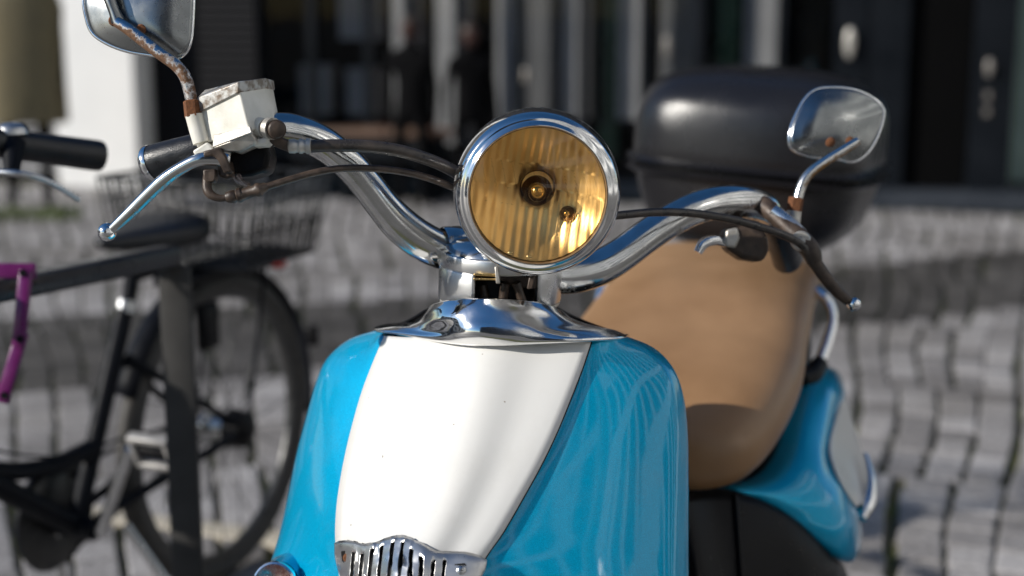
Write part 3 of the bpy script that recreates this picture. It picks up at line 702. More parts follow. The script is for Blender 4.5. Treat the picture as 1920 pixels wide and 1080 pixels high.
# ================================================================== THE SCOOTER
sg = S(0, -.3, 0); sg.z = 0
sco = thing('motor_scooter', tuple(sg), 'turquoise and white retro motor scooter with amber headlight and tan seat on the cobbles', 'motor scooter')
# ---- front shield: rows of (left edge, panel left, centre, panel right, right edge)
ROWS = [
 [(712,617,1.645),(722,630,1.600),(916,641,1.520),(1110,635,1.510),(1165,627,1.56)],
 [(655,636,1.68),(700,682,1.604),(900,700,1.505),(1092,690,1.495),(1226,652,1.575)],
 [(613,672,1.695),(680,735,1.603),(885,762,1.490),(1068,752,1.480),(1264,692,1.575)],
 [(592,718,1.70),(664,790,1.598),(868,823,1.474),(1042,815,1.465),(1283,748,1.57)],
 [(575,778,1.70),(650,847,1.588),(850,883,1.457),(1012,877,1.450),(1290,818,1.56)],
 [(556,850,1.70),(639,905,1.575),(828,943,1.441),(977,940,1.435),(1291,900,1.545)],
 [(540,928,1.695),(632,960,1.560),(802,1000,1.425),(942,1000,1.420),(1291,980,1.53)],
 [(524,1000,1.69),(631,1020,1.545),(775,1050,1.410),(905,1055,1.405),(1291,1060,1.515)],
 [(500,1090,1.68),(640,1100,1.530),(750,1120,1.390),(875,1130,1.390),(1291,1150,1.50)],
 [(478,1250,1.66),(655,1260,1.500),(735,1270,1.360),(835,1280,1.360),(1283,1300,1.48)],
 [(480,1500,1.64),(670,1500,1.460),(735,1500,1.330),(800,1500,1.330),(1250,1500,1.46)],
]
def lerp3(a, b, tx, td): return (a[0]+(b[0]-a[0])*tx, a[1]+(b[1]-a[1])*tx, a[2]+(b[2]-a[2])*td)
for i_, r_ in enumerate(ROWS): r_[3] = (r_[3][0], r_[3][1], r_[3][2]+(.002 if i_ == 0 else .005))
full = []
for L_, A_, C_, B_, R_ in ROWS:
    ml = lerp3(A_, L_, .55, .40); ml2 = lerp3(A_, L_, .88, .74)
    mr = lerp3(B_, R_, .55, .26); mr2 = lerp3(B_, R_, .87, .58); mr3 = lerp3(B_, R_, .97, .82)
    ac = lerp3(A_, C_, .5, .56); cb = lerp3(C_, B_, .5, .42)
    e1 = (L_[0]+5, L_[1]+4, L_[2]+.018); e2 = (L_[0]+26, L_[1]+12, L_[2]+.030)
    f1 = (R_[0]-3, R_[1]+4, R_[2]+.020); f2 = (R_[0]-25, R_[1]+12, R_[2]+.032)
    full.append([e2, e1, L_, ml2, ml, A_, ac, C_, cb, B_, mr, mr2, mr3, R_, f1, f2])
NS = 5
def refine(full, ns=NS):
    rows = [cr(r, ns) for r in full]
    cols = list(zip(*rows)); cols = [cr(list(c), ns) for c in cols]
    return [list(r) for r in zip(*cols)]
dense = refine(full)
nr, nc = len(dense), len(dense[0])
obj('leg_shield', [P(*p) for r in dense for p in r], grid_faces(nr, nc), 'blue', sco, solid=0.004, off=1)
flat = [p for r in dense for p in r[2*NS:14*NS]]
def surf_d(x, y):
    best = sorted(((p[0]-x)**2+(p[1]-y)**2, p[2]) for p in flat)[:4]
    ws_ = [1/(b[0]+4) for b in best]; return sum(w_*b[1] for w_, b in zip(ws_, best))/sum(ws_)
# white centre panel on top, its lower edge following the grille
iA, iB = 5*NS, 9*NS
def panel_rows(extra):
    out = []
    for r in dense[0:8*NS+1]:
        out.append([(p[0], p[1], p[2]-extra) for p in r[iA:iB+1]])
    return out
pr = panel_rows(0.0038)
for r in pr:      # crown the panel smoothly across its width
    n = len(r)
    a, b = r[0], r[-1]
nrp, ncp = len(pr), len(pr[0])
obj('white_panel', [P(*p) for r in pr for p in r], grid_faces(nrp, ncp), 'white_paint', sco, solid=0.003, off=0)
pg = panel_rows(0.0042)
gp = []
for r in pg:
    n = len(r); r = list(r)
    r[0] = (r[0][0]-2.2, r[0][1], r[0][2]+.001); r[-1] = (r[-1][0]+2.6, r[-1][1], r[-1][2]+.001); gp.append(r)
obj('panel_seam', [P(p[0], p[1], p[2]+0.0022) for r in gp for p in r], grid_faces(nrp, ncp), 'dark', sco)
# grille
topc = [(631,1020),(640,1015.5),(655,1014.5),(687,1022),(707,1019),(733,1008.5),(749,1006),(767,1008.5),(785,1019),(817,1036),(850,1037.5),(877,1038.5),(897,1045),(911,1053)]
def ytop(x):
    x = max(631, min(911, x))
    for a, b in zip(topc[:-1], topc[1:]):
        if x <= b[0]: t = (x-a[0])/(b[0]-a[0]); t = t*t*(3-2*t)*.5+t*.5; return a[1]+(b[1]-a[1])*t
    return topc[-1][1]
slots = [(670,1035),(686,1037),(703,1034),(721,1027),(741,1021),(759,1023),(777,1033),(794,1045),(814,1052),(835,1054)]
def lim(x, y):       # sides of the grille narrow downwards
    t = max(0, (y-1020)/110); lo = 631+t*t*40; hi = 913-(y-1052)*.55 if y > 1052 else 913
    return min(max(x, lo), hi)
xs = [631, 634, 640, 650, 661]
for sx, sy in slots: xs += [sx-4.4, sx-3.6, sx, sx+3.6, sx+4.4]
xs += [846, 858, 872, 886, 898, 907, 911]
ys_n = 22; vs = []; fs = []; keep = []
YB = 1150
for i in range(ys_n+1):
    for x in xs:
        yt = ytop(x); 
        y = yt+(YB-yt)*(i/ys_n)**1.0
        X = lim(x-0.10*(y-yt), y)
        edge = min(1, min(i/2.5, (x-628)/10, (914-x)/10))
        vs.append((X, y, surf_d(X, y)-.0078-.0030*max(0, edge)**.5))
nx = len(xs)
slot_idx = {}
for k, (sx, sy) in enumerate(slots):
    j = xs.index(sx-3.6); slot_idx[j] = sy; slot_idx[j+1] = sy
for i in range(ys_n):
    for j in range(nx-1):
        yc = (vs[i*nx+j][1]+vs[(i+1)*nx+j][1])/2
        if j in slot_idx and yc > slot_idx[j] and yc < YB-12: continue
        fs.append((i*nx+j, i*nx+j+1, (i+1)*nx+j+1, (i+1)*nx+j))
grl = obj('grille', [P(*p) for p in vs], fs, 'grille', sco, solid=.003, off=-1)
grl.data.materials.append(M['dark']); grl.modifiers[0].material_offset_rim = 1
bkp = [(x, ytop(x)-2.5 if i == 0 else y, 0) for i, y in enumerate([0, 1060, 1100, 1152]) for x in range(628, 918, 8)]
bkp = [(lim(x, y), y, surf_d(lim(x, y), y)-.0072) for x, y, _ in bkp]
obj('grille_backing', [P(*p) for p in bkp], grid_faces(4, len(range(628, 918, 8))), 'dark', grl)
for x, y, mm in ((652, 1046, 'rust'), (865, 1070, 'bike_metal')):
    d = surf_d(x, y)-.0118; c = P(x, y, d); n = (CAM-c).normalized()
    hole = [(x-13, y-12), (x+6, y-14), (x+12, y-8), (x+11, y+10), (x-2, y+15), (x-11, y+6)]
    pix_prism('screw_recess', [(a, b) for a, b in hole], d+.0004, .003, 'dark', grl, bevel=.0005)
    s = lathe('screw', c, n, [(.0, .0052), (.0020, .0050), (.0032, .0034), (.0034, 0)], mm, grl, 20)
    for ax_ in (XA, ZA): pass
    obj('screw_slot', *join_geo([box_geo(c+n*.0028, XA, ZA, n, .0022, .0004, .0006), box_geo(c+n*.0028, XA, ZA, n, .0004, .0022, .0006)]), 'dark', grl, smooth=False)
# turn signal low on the left
tc_ = P(516, 1098, 1.585); ta = (P(500, 1080, 1.5)-P(540, 1100, 1.66)).normalized(); ta = Vector((-.25, -.9, .30)).normalized()
lathe('signal_pod', tc_+ta*-.02, ta, [(-.05, .036), (-.02, .034), (0, .029), (.014, .0265)], 'blue', sco, 40)
sr_ = lathe('signal_rim', tc_, ta, [(-.004, .0262), (0, .0272), (.004, .0262), (.005, .024)], 'chrome_rim', sco, 40)
prof = []
for k in range(13):
    a = math.pi/2*k/12; prof.append((.003+.013*math.sin(a), .024*math.cos(a)+.0001))
vs, fs = lathe_geo(tc_, ta, prof, 60)
vs = [v+ta*(.0006*(1 if (i % 60) % 3 == 0 else -.4)) for i, v in enumerate(vs)]
obj('signal_lens', vs, fs, 'clear_lens', sr_)
lathe('signal_reflector', tc_, ta, [(.004, .0235), (-.006, .015), (-.010, 0)], mat('signal_inner', (.55, .22, .18), .25, .9, .3, 200, c2=(.75, .65, .62)), sr_, 30)
# ---- chrome neck cover
NR = [
 [(806,577,1.60),(814,570,1.565),(842,563.5,1.535),(885,560.5,1.517),(935,560.5,1.512),(985,564,1.517),(1030,573,1.537),(1052,583,1.565),(1062,594,1.60)],
 [(797,590,1.61),(806,584,1.565),(838,578,1.53),(883,575,1.512),(935,575,1.507),(987,577,1.511),(1036,585,1.53),(1063,594,1.56),(1078,603,1.60)],
 [(780,602,1.63),(793,602,1.58),(830,598,1.53),(880,594,1.508),(935,594,1.502),(990,595,1.506),(1048,600,1.525),(1085,605,1.55),(1105,611,1.60)],
 [(755,606,1.645),(768,611,1.60),(818,614,1.545),(875,614,1.505),(935,615,1.498),(998,613,1.500),(1062,612,1.518),(1112,613,1.54),(1135,617,1.60)],
 [(724,609,1.655),(738,614,1.615),(802,623,1.56),(865,629,1.51),(932,632,1.498),(1008,628,1.497),(1082,623,1.505),(1144,620,1.54),(1163,622,1.60)],
 [(703,615,1.66),(712,621,1.625),(768,628.5,1.58),(850,640,1.525),(928,644.5,1.505),(1012,641,1.497),(1100,637,1.499),(1162,633,1.54),(1178,628,1.58)],
 [(704,619,1.665),(714,624,1.63),(770,632,1.587),(850,643.5,1.531),(928,648,1.512),(1012,644.5,1.504),(1100,640,1.506),(1160,636,1.548),(1176,631,1.59)],
]
nd = refine(NR, 6)
NO = -.006
obj('neck_cover', [P(p[0], p[1], p[2]+NO) for r in nd for p in r], grid_faces(len(nd), len(nd[0])), 'chrome', sco, solid=.002, off=0)
# back half of neck cover (closes the ring)
bkr = [[(806,577,1.60),(850,560,1.66),(935,555,1.68),(1020,565,1.66),(1062,594,1.60)], [(755,606,1.645),(830,590,1.70),(935,580,1.73),(1050,590,1.70),(1135,617,1.60)], [(703,618,1.665),(820,606,1.74),(935,600,1.77),(1080,606,1.74),(1178,630,1.585)]]
bd = refine(bkr, 6)
obj('neck_cover_back', [P(*p) for r in bd for p in r], grid_faces(len(bd), len(bd[0])), 'blackplastic', sco, solid=.003)
# inner shield behind (dark), closes the body behind the blue sheet
ins = [[(L_[0]+22, L_[1]+10, L_[2]+.030), (L_[0]+60, L_[1]+6, L_[2]+.045), ((L_[0]+R_[0])/2, (L_[1]+R_[1])/2-12, L_[2]+.05), (R_[0]-60, R_[1]+6, R_[2]+.05), (R_[0]-20, R_[1]+10, R_[2]+.034)] for L_, A_, C_, B_, R_ in ROWS]
idn = refine(ins, 3)
obj('inner_shield', [P(*p) for r in idn for p in r], grid_faces(len(idn), len(idn[0])), 'blackplastic', sco, solid=.004)

# ---- steering head: polished clamp cover
cc = P(938, 512, 1.585); ca_ = (SU*.97-FW*.18).normalized()
ca_ = Vector((0.03, -0.02, 1)).normalized()
fr0 = Vector((0, -1, 0))
def arc(name, t0, t1, r, m, a0, a1, parent=sco, th=.004):
    return lathe(name, cc, ca_, [(t0, r-.001), (t0+.002, r), (t1-.002, r), (t1, r-.001)], m, parent, 40, xref=fr0, a0=math.radians(a0), a1=math.radians(a1), solid=th, off=0)
clamp = arc('clamp_cover', -.028, .026, .0665, 'alu', 38, 245)
# orientation-independent: second arc closes whichever side stays open
arc('clamp_cover_front', .010, .026, .0665, 'alu', -115, 38, clamp)
arc('clamp_cover_side', -.028, .010, .0665, 'alu', -115, -24, clamp)
lathe('clamp_lip', cc, ca_, [(-.030, .0655), (-.032, .067), (-.029, .068), (-.027, .067)], 'dull_alu', clamp, 60)
lathe('clamp_bore', cc, ca_, [(-.060, 0), (-.060, .040), (.010, .040), (.022, .058), (.022, 0)], 'dark', sco, 40)
# cap on top joining both halves of the bar
vs, fs = lathe_geo(cc, ca_, [(.024, .0668), (.032, .064), (.040, .052), (.043, .03), (.043, 0)], 48)
obj('clamp_cap', vs, fs, 'chrome_bar', sco)
pix_prism('light_bracket', [(932,496),(1010,500),(1006,542),(938,536)], 1.535, .03, 'grimy', sco, .002)
pix_prism('light_bracket', [(927,500),(934,499),(938,532),(930,532)], 1.50, .05, 'dull_alu', sco, .001)
pix_prism('bracket_tab', [(992,520),(1004,516),(998,542),(988,542)], 1.50, .012, 'grimy', sco, .001)
pix_prism('earth_strap', [(888,512),(930,513),(930,519),(888,517)], 1.515, .004, 'brass', sco, .0008)
pix_prism('earth_strap', [(888,521),(930,522),(930,526),(888,525)], 1.515, .004, 'brass', sco, .0008)
for a in ([(948,530,1.53),(944,555,1.535),(942,585,1.54)], [(968,530,1.53),(976,555,1.535),(990,590,1.54)], [(1003,520,1.55),(1008,550,1.55),(1012,585,1.55)], [(905,535,1.55),(910,560,1.55),(915,585,1.55)]):
    tube('cable', [P(*p) for p in a], .0050, 'cable_brown', sco, 6, 12)
pix_prism('clamp_bolt', [(872,540),(890,538),(892,548),(874,550)], 1.54, .01, 'grimy', sco, .001)

# ---- handlebar, image left
def pt(path): return [P(x, y, d) for x, y, d in path]
lb = [(905,462,1.600),(860,470,1.592),(832,470,1.585),(792,452,1.572),(752,422,1.560),(718,385,1.548),(684,341,1.536),(650,303,1.525),(608,270,1.515),(562,249,1.505),(520,243,1.498),(470,252,1.49),(420,268,1.485),(372,282,1.48)]
rl = [.021,.0215,.0218,.0215,.0205,.0185,.0178,.0178,.0180,.0182,.018,.016,.014,.012]
tube('handlebar', pt(lb), rl, 'chrome_bar', sco, 8, 32)
rb = [(960,490,1.600),(1020,512,1.605),(1070,515,1.610),(1120,503,1.615),(1165,478,1.622),(1215,441,1.632),(1260,412,1.642),(1305,390,1.652),(1350,379,1.664),(1395,379,1.680),(1430,388,1.70),(1452,408,1.725)]
rr_ = [.021,.0215,.0215,.021,.020,.0195,.0192,.0192,.0195,.0195,.018,.014]
tube('handlebar', pt(rb), rr_, 'chrome_bar', sco, 8, 32, label='chrome handlebar half behind the amber headlight, sweeping to the tail box side')
lathe('bar_collar', P(846, 463, 1.585), P(860, 466, 1.59)-P(820, 468, 1.58), [(-.010, .0222), (-.008, .0232), (.010, .0232), (.012, .0222)], 'chrome_bar', sco, 32)
# grips
gl = pt([(400,268,1.487),(372,280,1.487),(330,292,1.492),(300,301,1.497),(284,306,1.50)])
tube('grip', gl, [.0165,.0172,.0180,.0186,.0182], 'rubber', sco, 6, 28)
ax_ = (gl[-1]-gl[-2]).normalized()
lathe('bar_end', gl[-1], ax_, [(-.003, .0192), (0, .0198), (.003, .0192), (.007, .015), (.009, .0)], 'chrome', sco, 28)
gr_ = pt([(1440,392,1.71),(1456,425,1.74),(1468,460,1.78),(1476,487,1.82)])
tube('grip', gr_, [.0155,.0175,.0185,.0190], 'rubber', sco, 6, 24)
# ---- left controls
rsv_t = [(371,205,1.462),(447,163,1.432),(497,156,1.474),(512,160,1.50),(452,160,1.53),(385,180,1.52)]
rsv_b = [(382,270,1.462),(470,247,1.430),(513,230,1.474),(525,232,1.51),(470,240,1.53),(395,262,1.52)]
rv = obj('fluid_reservoir', *prism_geo(pt(rsv_t), pt(rsv_b)), 'cream', sco, bevel=.0022, autos=40)
lt = [(369,191,1.458),(447,160.5,1.4285),(498,152.5,1.472),(514,158,1.503),(452,158,1.533),(383,176,1.523)]
lb2 = [(372,212,1.459),(448,174,1.4295),(500,165,1.473),(516,169,1.503),(453,170,1.533),(386,188,1.523)]
obj('lid', *prism_geo([p+Vector((0, 0, .004)) for p in pt(lt)], pt(lb2)), 'lid', rv, bevel=.0014, autos=40)
pix_prism('reservoir_skirt', [(400,253),(468,236),(472,249),(398,277)], [1.448,1.424,1.424,1.448], .03, 'dull_alu', rv, .001)
pix_prism('lever_pivot_arm', [(360,283),(388,266),(402,278),(398,290),(366,292)], 1.45, .03, 'cream', sco, .002)
pix_prism('master_cylinder', [(398,277),(472,249),(482,262),(480,270),(448,287),(428,280)], [1.445,1.428,1.435,1.437,1.445,1.447], .04, 'dull_alu', sco, .004)
pix_prism('cylinder_mount', [(470,253),(480,262),(503,254),(506,262),(498,272),(476,275),(462,262)], 1.44, .03, 'cream', sco, .003)
pix_prism('lever_bracket', [(380,283),(412,276),(424,292),(434,322),(420,326),(408,300),(398,292),(382,296)], 1.437, .018, 'grimy', sco, .002)
pix_prism('switch_housing', [(422,290),(470,272),(500,262),(506,290),(500,320),(470,330),(430,334),(418,318)], 1.462, .05, 'blackplastic', sco, .006)
pix_prism('switch_block', [(405,303),(432,300),(438,330),(428,336),(410,332)], 1.45, .02, 'grimy', sco, .003)
tube('switch_toggle', pt([(440,330,1.46),(452,345,1.455),(466,350,1.452)]), [.006,.0055,.004], 'clear_lens', sco, 4, 14)
# banjo fitting and hose
lathe('banjo_bolt', P(518, 243, 1.437), P(500, 240, 1.40)-P(492, 243, 1.50), [(-.016, .0075), (-.006, .0075), (-.006, .0100), (.004, .0100), (.004, .0090), (.012, .0088), (.0135, .0070), (.0135, 0)], 'grimy', sco, 20)
lathe('banjo_washer', P(494, 240, 1.447), P(518, 243, 1.437)-P(492, 240, 1.45), [(-.006, .0105), (.004, .0105), (.004, .006)], 'cream', sco, 24)
lathe('banjo_head', P(508, 241, 1.440), P(518, 243, 1.437)-P(492, 240, 1.45), [(-.0035, .0112), (.0035, .0112), (.0035, .006)], 'dull_alu', sco, 24)
tube('hose_fitting', pt([(508,248,1.445),(520,264,1.448),(540,273,1.45),(550,274,1.45)]), [.0062,.0062,.0060,.006], 'grimy', sco, 6, 16)
hx = [(541,1.45,.0062),(543,1.45,.0074),(553,1.45,.0076),(556,1.45,.0066),(560,1.45,.0066),(562,1.45,.0078),(567,1.45,.0078),(570,1.45,.0066),(573,1.45,.0066),(575,1.45,.0080),(583,1.45,.0080),(584,1.45,.0066)]
vs, fs = tube_geo([P(x, 274, d) for x, d, r in hx], [r for x, d, r in hx], 20); obj('hose_crimp', vs, fs, 'dull_alu', sco, autos=40)
tube('brake_hose', pt([(580,274.5,1.45),(620,273,1.452),(680,274,1.456),(740,281,1.465),(795,296,1.48),(840,315,1.50),(880,340,1.53)]), .0066, 'hose', sco, 8, 20)
tube('cable_elbow', pt([(392,318,1.452),(388,345,1.45),(392,362,1.448),(408,371,1.447),(430,371,1.447)]), [.0050,.0050,.0048,.0040,.0035], 'grimy', sco, 6, 14)
pix_prism('elbow_nut', [(380,318),(404,316),(404,336),(400,342),(386,342),(381,336)], 1.445, .014, 'grimy', sco, .0015)
fx = [(424,370,.0052),(432,369,.0066),(440,368,.0068),(443,367,.0056),(446,366.5,.0076),(452,365.5,.0076),(455,365,.0060),(478,358,.0058),(482,356.5,.0072),(488,355,.0072),(491,353.5,.0056),(498,351,.0050),(502,350,.0036)]
vs, fs = tube_geo([P(x, y, 1.448) for x, y, r in fx], [r for x, y, r in fx], 18); obj('cable_ferrule', vs, fs, 'cable_brown', sco, autos=40)
tube('brake_cable', pt([(498,351,1.448),(540,338,1.452),(590,324,1.458),(640,316,1.464),(700,316,1.472),(760,323,1.48),(810,336,1.49),(860,356,1.51)]), .0038, 'cable_brown', sco, 8, 14)
# brake lever, image left: flattened blade and ball
def blade(name, path, wid, thk, m, parent, seg=20):
    q = cr([(*P(x, y, d), w_, t_) for (x, y, d), w_, t_ in zip(path, wid, thk)], 8); vs = []
    pts = [Vector(a[:3]) for a in q]
    for i, a in enumerate(q):
        t = (pts[min(i+1, len(q)-1)]-pts[max(i-1, 0)]).normalized(); n = t.cross(DV).normalized(); b = t.cross(n)
        for k in range(seg):
            an = 2*math.pi*k/seg; vs.append(pts[i]+n*math.cos(an)*a[3]+b*math.sin(an)*a[4])
    fs = grid_faces(len(q), seg, True)+[tuple(range(seg)), tuple((len(q)-1)*seg+k for k in range(seg))]
    return obj(name, vs, fs, m, parent)
lv = blade('brake_lever', [(432,300,1.447),(400,296,1.446),(370,300,1.446),(335,318,1.452),(305,340,1.458),(275,368,1.465),(245,398,1.471),(222,420,1.476),(208,432,1.479)],
      [.0080,.0082,.0066,.0066,.0072,.0070,.0066,.0060,.0052], [.006,.006,.0055,.006,.0065,.0065,.0065,.0065,.006], 'chrome_bar', sco)
obj('lever_ball', *sphere_geo(P(201, 435, 1.480), .0098, 28), 'chrome', lv)
# ---- mirrors
def mirror(outline, d, tilt, name='mirror'):
    pts = cr(outline, 8, True); cx = sum(p[0] for p in pts)/len(pts); cy = sum(p[1] for p in pts)/len(pts)
    def dd(x, y): return d+tilt[0]*(x-cx)/100+tilt[1]*(y-cy)/100
    vs = []; n = len(pts)
    rings = [(.90, .008), (.985, .009), (1.0, .004), (.995, -.002), (.975, -.0055), (.94, -.0070), (.90, -.0078), (.75, -.0125), (.55, -.0165), (.35, -.019), (.15, -.020), (.02, -.0202)]
    for s, off_ in rings:
        for x, y in pts:
            X, Y = cx+(x-cx)*s, cy+(y-cy)*s; vs.append(P(X, Y, dd(X, Y)+off_))
    fs = grid_faces(len(rings), n, True); fs.append(tuple((len(rings)-1)*n+k for k in range(n)))
    sh = obj(name, vs, fs, 'mirror_back', sco)
    gl_ = [P(cx+(x-cx)*.92, cy+(y-cy)*.92, dd(x, y)+.0085) for x, y in pts]
    obj('mirror_glass', gl_, [tuple(range(n))], 'mirror_glass', sh, smooth=False)
    # plated edge bead
    bead = [P(x, y, dd(x, y)-.001) for x, y in pts]; bead.append(bead[0])
    vs, fs = tube_geo(bead, [.0022]*len(bead), 8, False); obj('mirror_bead', vs, fs, 'chrome', sh)
    return sh, dd
ml_out = [(158,-5),(162,32),(174,62),(202,82),(240,96),(288,104),(326,109),(344,102),(356,82),(361,40),(361,-20),(345,-75),(290,-100),(215,-95),(172,-60)]
m1, d1 = mirror(ml_out, 1.49, (-.010, .0))
mr_out = [(1510,184),(1530,168),(1560,164),(1600,168),(1635,183),(1655,203),(1655,225),(1643,260),(1625,288),(1600,303),(1570,298),(1525,294),(1492,284),(1480,268),(1483,240),(1494,212)]
m2, d2 = mirror(mr_out, 1.745, (.012, .0))
for x, y in ((214, 39), (266, 55)):
    lathe('mirror_screw', P(x, y, d1(x, y)-.0165), Vector((.05, -1, 0)), [(-.004, .0062), (.001, .0058), (.004, .0045), (.0045, 0)], 'rust', m1, 18)
for x, y in ((1556, 266), (1592, 265)):
    lathe('mirror_screw', P(x, y, d2(x, y)-.0150), Vector((.05, -1, 0)), [(-.004, .0070), (.002, .0062), (.004, .0045), (.0045, 0)], 'rust', m2, 18)
# raised rib on the back of the left mirror
tube('mirror_rib', pt([(222,40,1.470),(214,20,1.469),(205,-5,1.470),(196,-40,1.476)]), [.0075,.006,.0065,.007], 'mirror_back', m1, 6, 16)
tube('mirror_stem', pt([(219,41,1.464),(240,54,1.462),(270,77,1.460),(300,100,1.458),(330,122,1.457),(346,142,1.457),(354,165,1.458),(360,192,1.459)]), [.0056,.0062,.0064,.0064,.0064,.0064,.0064,.0062], 'chrome_rust', sco, 8, 20)
tube('mirror_stem', pt([(1609,264,1.70),(1580,282,1.70),(1545,304,1.70),(1518,325,1.70),(1504,346,1.70),(1494,378,1.70)]), [.0052,.0058,.0060,.0060,.0060,.0060], 'chrome_worn', sco, 8, 18)
lathe('stem_nut', P(361, 204, 1.459), P(362, 220, 1.459)-P(359, 190, 1.459), [(-.009, .0072), (-.008, .0090), (.008, .0090), (.009, .0072)], 'rust', sco, 6)
tube('mirror_boss', pt([(364,216,1.46),(370,240,1.46),(378,268,1.46)]), [.0092,.0090,.0088], 'cream', sco, 4, 18)
lathe('stem_nut', P(1491, 384, 1.70), P(1489, 395, 1.70)-P(1493, 373, 1.70), [(-.009, .0070), (-.008, .0092), (.008, .0092), (.009, .0072)], 'rust', sco, 6)
tube('mirror_boss', pt([(1489,396,1.70),(1485,430,1.70)]), [.0088,.0092], 'dull_alu', sco, smooth_path=False)
# ---- right controls
pix_prism('switch_housing', [(1358,428),(1400,420),(1438,436),(1444,470),(1430,492),(1392,486),(1360,465)], 1.65, .045, 'grimy', sco, .006)
pix_prism('switch_face', [(1360,430),(1384,426),(1388,446),(1380,466),(1360,462)], 1.647, .01, 'dull_alu', sco, .003)
tube('horn_lever', pt([(1362,455,1.66),(1340,450,1.655),(1320,456,1.65),(1308,474,1.648)]), [.006,.0065,.0065,.005], 'chrome', sco, 6, 16)
tube('lever_perch', pt([(1412,372,1.69),(1440,392,1.67),(1470,420,1.655),(1500,447,1.645),(1520,470,1.64),(1528,492,1.64)]), [.010,.011,.0105,.012,.0115,.009], 'grimy', sco, 6, 16)
tube('perch_arm', pt([(1450,395,1.66),(1480,418,1.652),(1505,440,1.645)]), [.008,.008,.007], 'alu', sco, 6, 16)
lathe('pivot_bolt', P(1502, 452, 1.635), Vector((-.1, -1, .1)), [(-.012, .0115), (.0, .0118), (.003, .0100), (.003, .005), (.006, .004), (.006, 0)], 'dull_alu', sco, 24)
lv2 = blade('brake_lever', [(1512,470,1.645),(1530,495,1.645),(1550,523,1.648),(1570,546,1.652),(1590,564,1.656)], [.0078,.0080,.0076,.0070,.0060], [.007,.007,.007,.006,.006], 'grimy', sco)
obj('lever_ball', *sphere_geo(P(1601, 570, 1.658), .0082, 24), 'chrome', lv2)
tube('clutch_cable', pt([(1130,407,1.53),(1168,403,1.54),(1230,398,1.56),(1300,400,1.585),(1370,411,1.60),(1430,427,1.612),(1475,443,1.622),(1500,457,1.63),(1516,474,1.635),(1522,492,1.64)]), .0046, 'hose', sco, 8, 16)

# ---- headlight
HL = P(1009, 367, 1.440); HA = Vector((-.020, 1.0, .004)).normalized()      # axis pointing away from the viewer
tw = math.radians(-8.5)
hx_ = XA.cross(HA).normalized(); hx0 = (XA-HA*XA.dot(HA)).normalized(); hz0 = hx0.cross(HA).normalized()
if hz0.z < 0: hz0 = -hz0
HX = hx0*math.cos(tw)+hz0*math.sin(tw); HZ = -hx0*math.sin(tw)+hz0*math.cos(tw)
prof = cr([(.006, .0698), (.000, .0702), (-.0015, .0712), (.0005, .0735), (.0020, .0755), (.0035, .0790), (.0085, .0825), (.018, .0850), (.029, .0864), (.038, .0866), (.044, .0862), (.046, .0845), (.047, .083)], 5)
hl = lathe('headlight', HL, HA, prof, 'chrome_rim', sco, 128)
lathe('headlight_shell', HL, HA, cr([(.044, .0838), (.060, .0825), (.085, .075), (.105, .060), (.118, .040), (.123, .0)], 5), 'chrome_bar', hl, 72)
lathe('lens_gasket', HL, HA, [(-.001, .0705), (-.0022, .0700), (-.001, .0690), (.002, .0688)], mat('lens_gasket', (.16, .10, .05), .5, 0, .3, 90), hl, 96)
# lens: smooth outer dome, fluted inner face
def flute(x, z):
    r = math.hypot(x, z); h = 0
    row = 0 if z > .030 else (1 if z > .004 else (2 if z > -.012 else 3))
    per = (.0092, .0105, .0150, .0086)[row]
    if row == 0: ph = (x+.25*x*(z-.03)/.03)/per
    elif row == 1: ph = x/per + .35*z/per
    else: ph = x/per
    u = ph-math.floor(ph)
    h = (u-.5)**2*4 if row != 1 else u            # cylinders, or prisms in the second row
    zl = {0: .030, 1: .004, 2: -.012, 3: -.07}[row]
    return h*(.0020 if row != 1 else .0018) + max(0, (z-zl))*(.02 if row in (1, 2) else .0)
NRr, NA = 58, 200; vf, vb = [], []
for i in range(NRr+1):
    r = .0698*i/NRr
    for k in range(NA):
        a = 2*math.pi*k/NA; x, z = r*math.cos(a), r*math.sin(a)
        dome = -.0095*(1-(r/.0698)**2)
        vf.append(HL+HX*x+HZ*z+HA*dome)
        vb.append(HL+HX*x+HZ*z+HA*(dome+.0030+(flute(x, z) if i < NRr-1 else 0)))
nv = len(vf); f1 = grid_faces(NRr+1, NA, True); f2 = [tuple(nv+q for q in reversed(f)) for f in f1]
f3 = [(NRr*NA+k, NRr*NA+(k+1) % NA, nv+NRr*NA+(k+1) % NA, nv+NRr*NA+k) for k in range(NA)]
lens = obj('lens', vf+vb, f1+f2+f3, 'lens', hl)
lens.data.set_sharp_from_angle(angle=math.radians(12))
# reflector
fl = .034; AP = .043
vs = []
for i in range(61):
    r = .0685-(.0685-.0160)*i/60
    for k in range(240):
        a = 2*math.pi*k/240; x, z = r*math.cos(a), r*math.sin(a)
        row = 0 if z > .028 else (1 if z > .004 else 2)
        per = (.0088, .0125, .0100)[row]; amp = (.00062, .00055, .00062)[row]
        wv = amp*math.cos(2*math.pi*(x+(.10*z if row == 1 else 0))/per)+.0009*math.sin(z*130+x*70)
        vs.append(HL+HX*x+HZ*z+HA*(AP-(r*r)/(4*fl)+wv*min(1, (r-.015)/.006)))
rf = obj('reflector', vs, grid_faces(61, 240, True), 'reflector', hl)
lathe('bulb_socket', HL+HZ*.004, HA, [(.034, .0185), (.037, .0180), (.0400, .0165), (.050, .0160), (.050, 0)], 'socket', rf, 40)
lathe('bulb_cap', HL+HZ*.002, HA, [(.012, 0), (.0125, .0045), (.016, .0070), (.028, .0078), (.034, .0075)], 'bulb', rf, 32)
lathe('bulb', HL, HA, [(.016, .0082), (.024, .0105), (.036, .0105), (.042, .008)], 'clear_lens', rf, 32)
